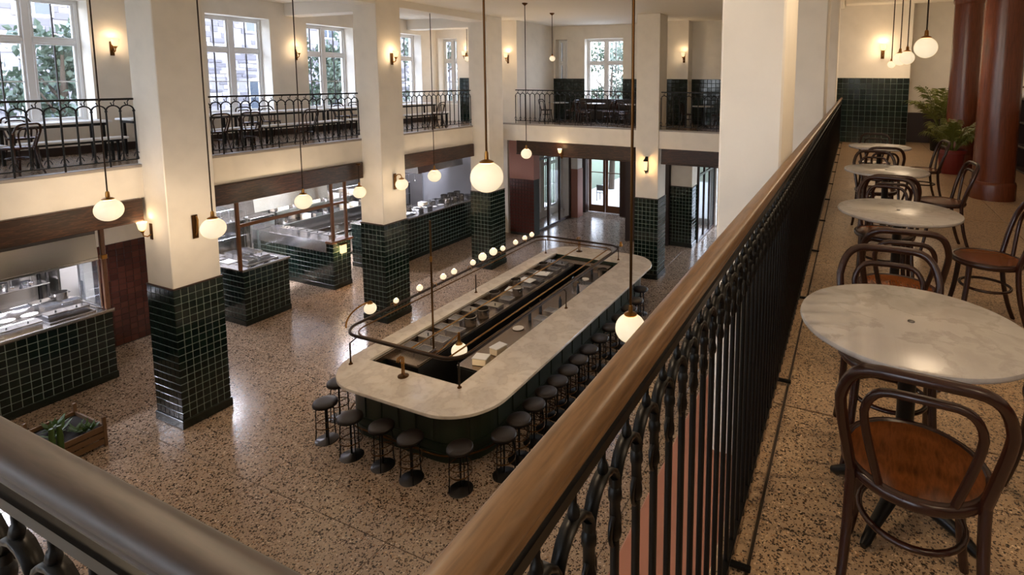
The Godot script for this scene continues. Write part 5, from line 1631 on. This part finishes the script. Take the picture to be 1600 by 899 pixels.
func far_house(label: String, org: Vector3, u: Vector3, w: float, h: float, cols: int, rows: int) -> void:
	var t := thing("pale_house", label, "building", org)
	var out := u.cross(Y)
	obj("walls", box(mb(), u * w / 2 + Y * h / 2 - out * 3.0, u.abs() * w + Y * h + out.abs() * 6.0), mt.pale_brick, t)
	var bl := [mb(), mb()]
	rng.seed = 31
	var y := 0.02
	while y < h - 0.3:
		var bh := rng.randf_range(0.14, 0.26)
		var x := rng.randf_range(-0.4, 0.0)
		while x < w - 0.3:
			var bw := rng.randf_range(0.28, 0.75)
			if rng.randf() < 0.6:
				box(bl[rng.randi() % 2], u * (x + bw / 2) + Y * (y + bh / 2), u.abs() * (bw - 0.04) + Y * (bh - 0.04) + out.abs() * rng.randf_range(0.04, 0.10))
			x += bw
		y += bh
	for k in 2:
		stuff(obj("stone_facing", bl[k], mt["pale_brick_light" if k == 0 else "pale_brick_dark"], t))
	obj("roof", box(mb(), u * w / 2 + Y * (h + 0.12) - out * 3.0, u.abs() * (w + 0.6) + Y * 0.24 + out.abs() * 6.6, 0.03), mt.bark, t)
	for i in cols:
		for j in rows:
			var c := u * w * (i + 0.5) / cols + Y * (h * (j + 0.5) / rows) + out * 0.02
			var f := obj("window", box(mb(), c, u.abs() * 1.1 + Y * 1.6 + out.abs() * 0.08, 0.01), mt.white_paint, t)
			for s: float in [-0.26, 0.26]:
				for e: float in [-0.38, 0.38]:
					obj("pane", box(mb(), c + u * s + Y * e + out * 0.03, u.abs() * 0.44 + Y * 0.66 + out.abs() * 0.04), mt.far_glass, f)

func outside() -> void:
	var g := struct("ground", slab(mb(), -70.0, 40.0, -0.5, -0.2, -30.0, 70.0), mt.lawn, "lawn outside the gallery windows", "lawn")
	g.set_meta("kind", "structure")
	struct("terrace", slab(mb(), -14.0, -2.0, -0.19, -0.02, 24.62, 34.0), mt.paving, "pale paved terrace beyond the entrance door", "paving")
	for q in [[-21.0, 8.3, 8.0, 1.5, 0, "leafy tree close outside the window left of the first column"], [-22.0, 1.0, 8.0, 2.2, 1, "pale tree outside beyond the nearest window"], [-21.5, 17.2, 8.6, 1.6, 0, "pale leafy tree outside the gallery windows right of the first column"], [-22.0, 25.0, 9.4, 2.4, 0, "tree outside the window beside the middle column"], [-22.0, 31.0, 8.0, 2.4, 1, "tree outside the gallery end window"], [-13.0, 29.5, 8.6, 2.3, 0, "tree beyond the slim far window"], [-10.6, 27.5, 9.2, 2.4, 1, "dense pale tree filling the broad far window"], [-13.8, 33.5, 6.0, 2.2, 0, "low tree beyond the entrance double door"], [-7.0, 31.0, 8.0, 2.4, 0, "tree beyond the right passage door"]]:
		tree(q[5], q[0], q[1], q[2], q[3], mt.tree_leaf if q[4] == 0 else mt.tree_leaf_pale, int(q[1] * 10))
	far_house("pale brick house seen through the left gallery windows", V(-27.0, -0.2, -4.0), D, 40.0, 11.5, 10, 3)
	var ct := thing("garden_chair", "thin metal garden chair on the terrace outside the double door", "chair", V(-12.2, -0.02, 26.4))
	obj("seat", box(mb(), Y * 0.45, Vector3(0.42, 0.03, 0.42), 0.006), mt.iron, ct)
	obj("backrest", box(mb(), Vector3(0, 0.72, 0.2), Vector3(0.42, 0.30, 0.025), 0.006), mt.iron, ct)
	for s in [[-0.19, -0.19, 0.45], [0.19, -0.19, 0.45], [-0.19, 0.2, 0.87], [0.19, 0.2, 0.87]]:
		obj("leg", box(mb(), Vector3(s[0], s[2] / 2, s[1]), Vector3(0.025, s[2], 0.025)), mt.iron, ct)

func _ready() -> void:
	rng.seed = 1
	setup_view()
	materials()
	rng.seed = 2
	building()
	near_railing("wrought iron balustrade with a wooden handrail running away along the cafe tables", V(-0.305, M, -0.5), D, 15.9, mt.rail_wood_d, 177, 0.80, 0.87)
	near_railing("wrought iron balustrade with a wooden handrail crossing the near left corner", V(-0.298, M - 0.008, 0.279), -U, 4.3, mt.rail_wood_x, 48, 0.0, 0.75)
	gallery_railing("gallery railing of iron arches left of the first column", V(-11.73, M + 0.02, 1.56), V(-11.73, M + 0.02, 5.54))
	gallery_railing("gallery railing of iron arches between the first two columns", V(-11.73, M + 0.02, 6.42), V(-11.73, M + 0.02, 10.37))
	gallery_railing("gallery railing of iron arches left of the far corner column", V(-11.73, M + 0.02, 11.24), V(-11.73, M + 0.02, 14.92))
	gallery_railing("gallery railing of iron arches along the far gallery", V(-10.98, M + 0.02, 16.47), V(-6.42, M + 0.02, 16.47))
	gallery_railing("short gallery railing right of the lantern column", V(-5.56, M + 0.02, 16.47), V(-1.0, M + 0.02, 16.47))
	furniture()
	bar()
	kitchens()
	entrance()
	lamps()
	outside()
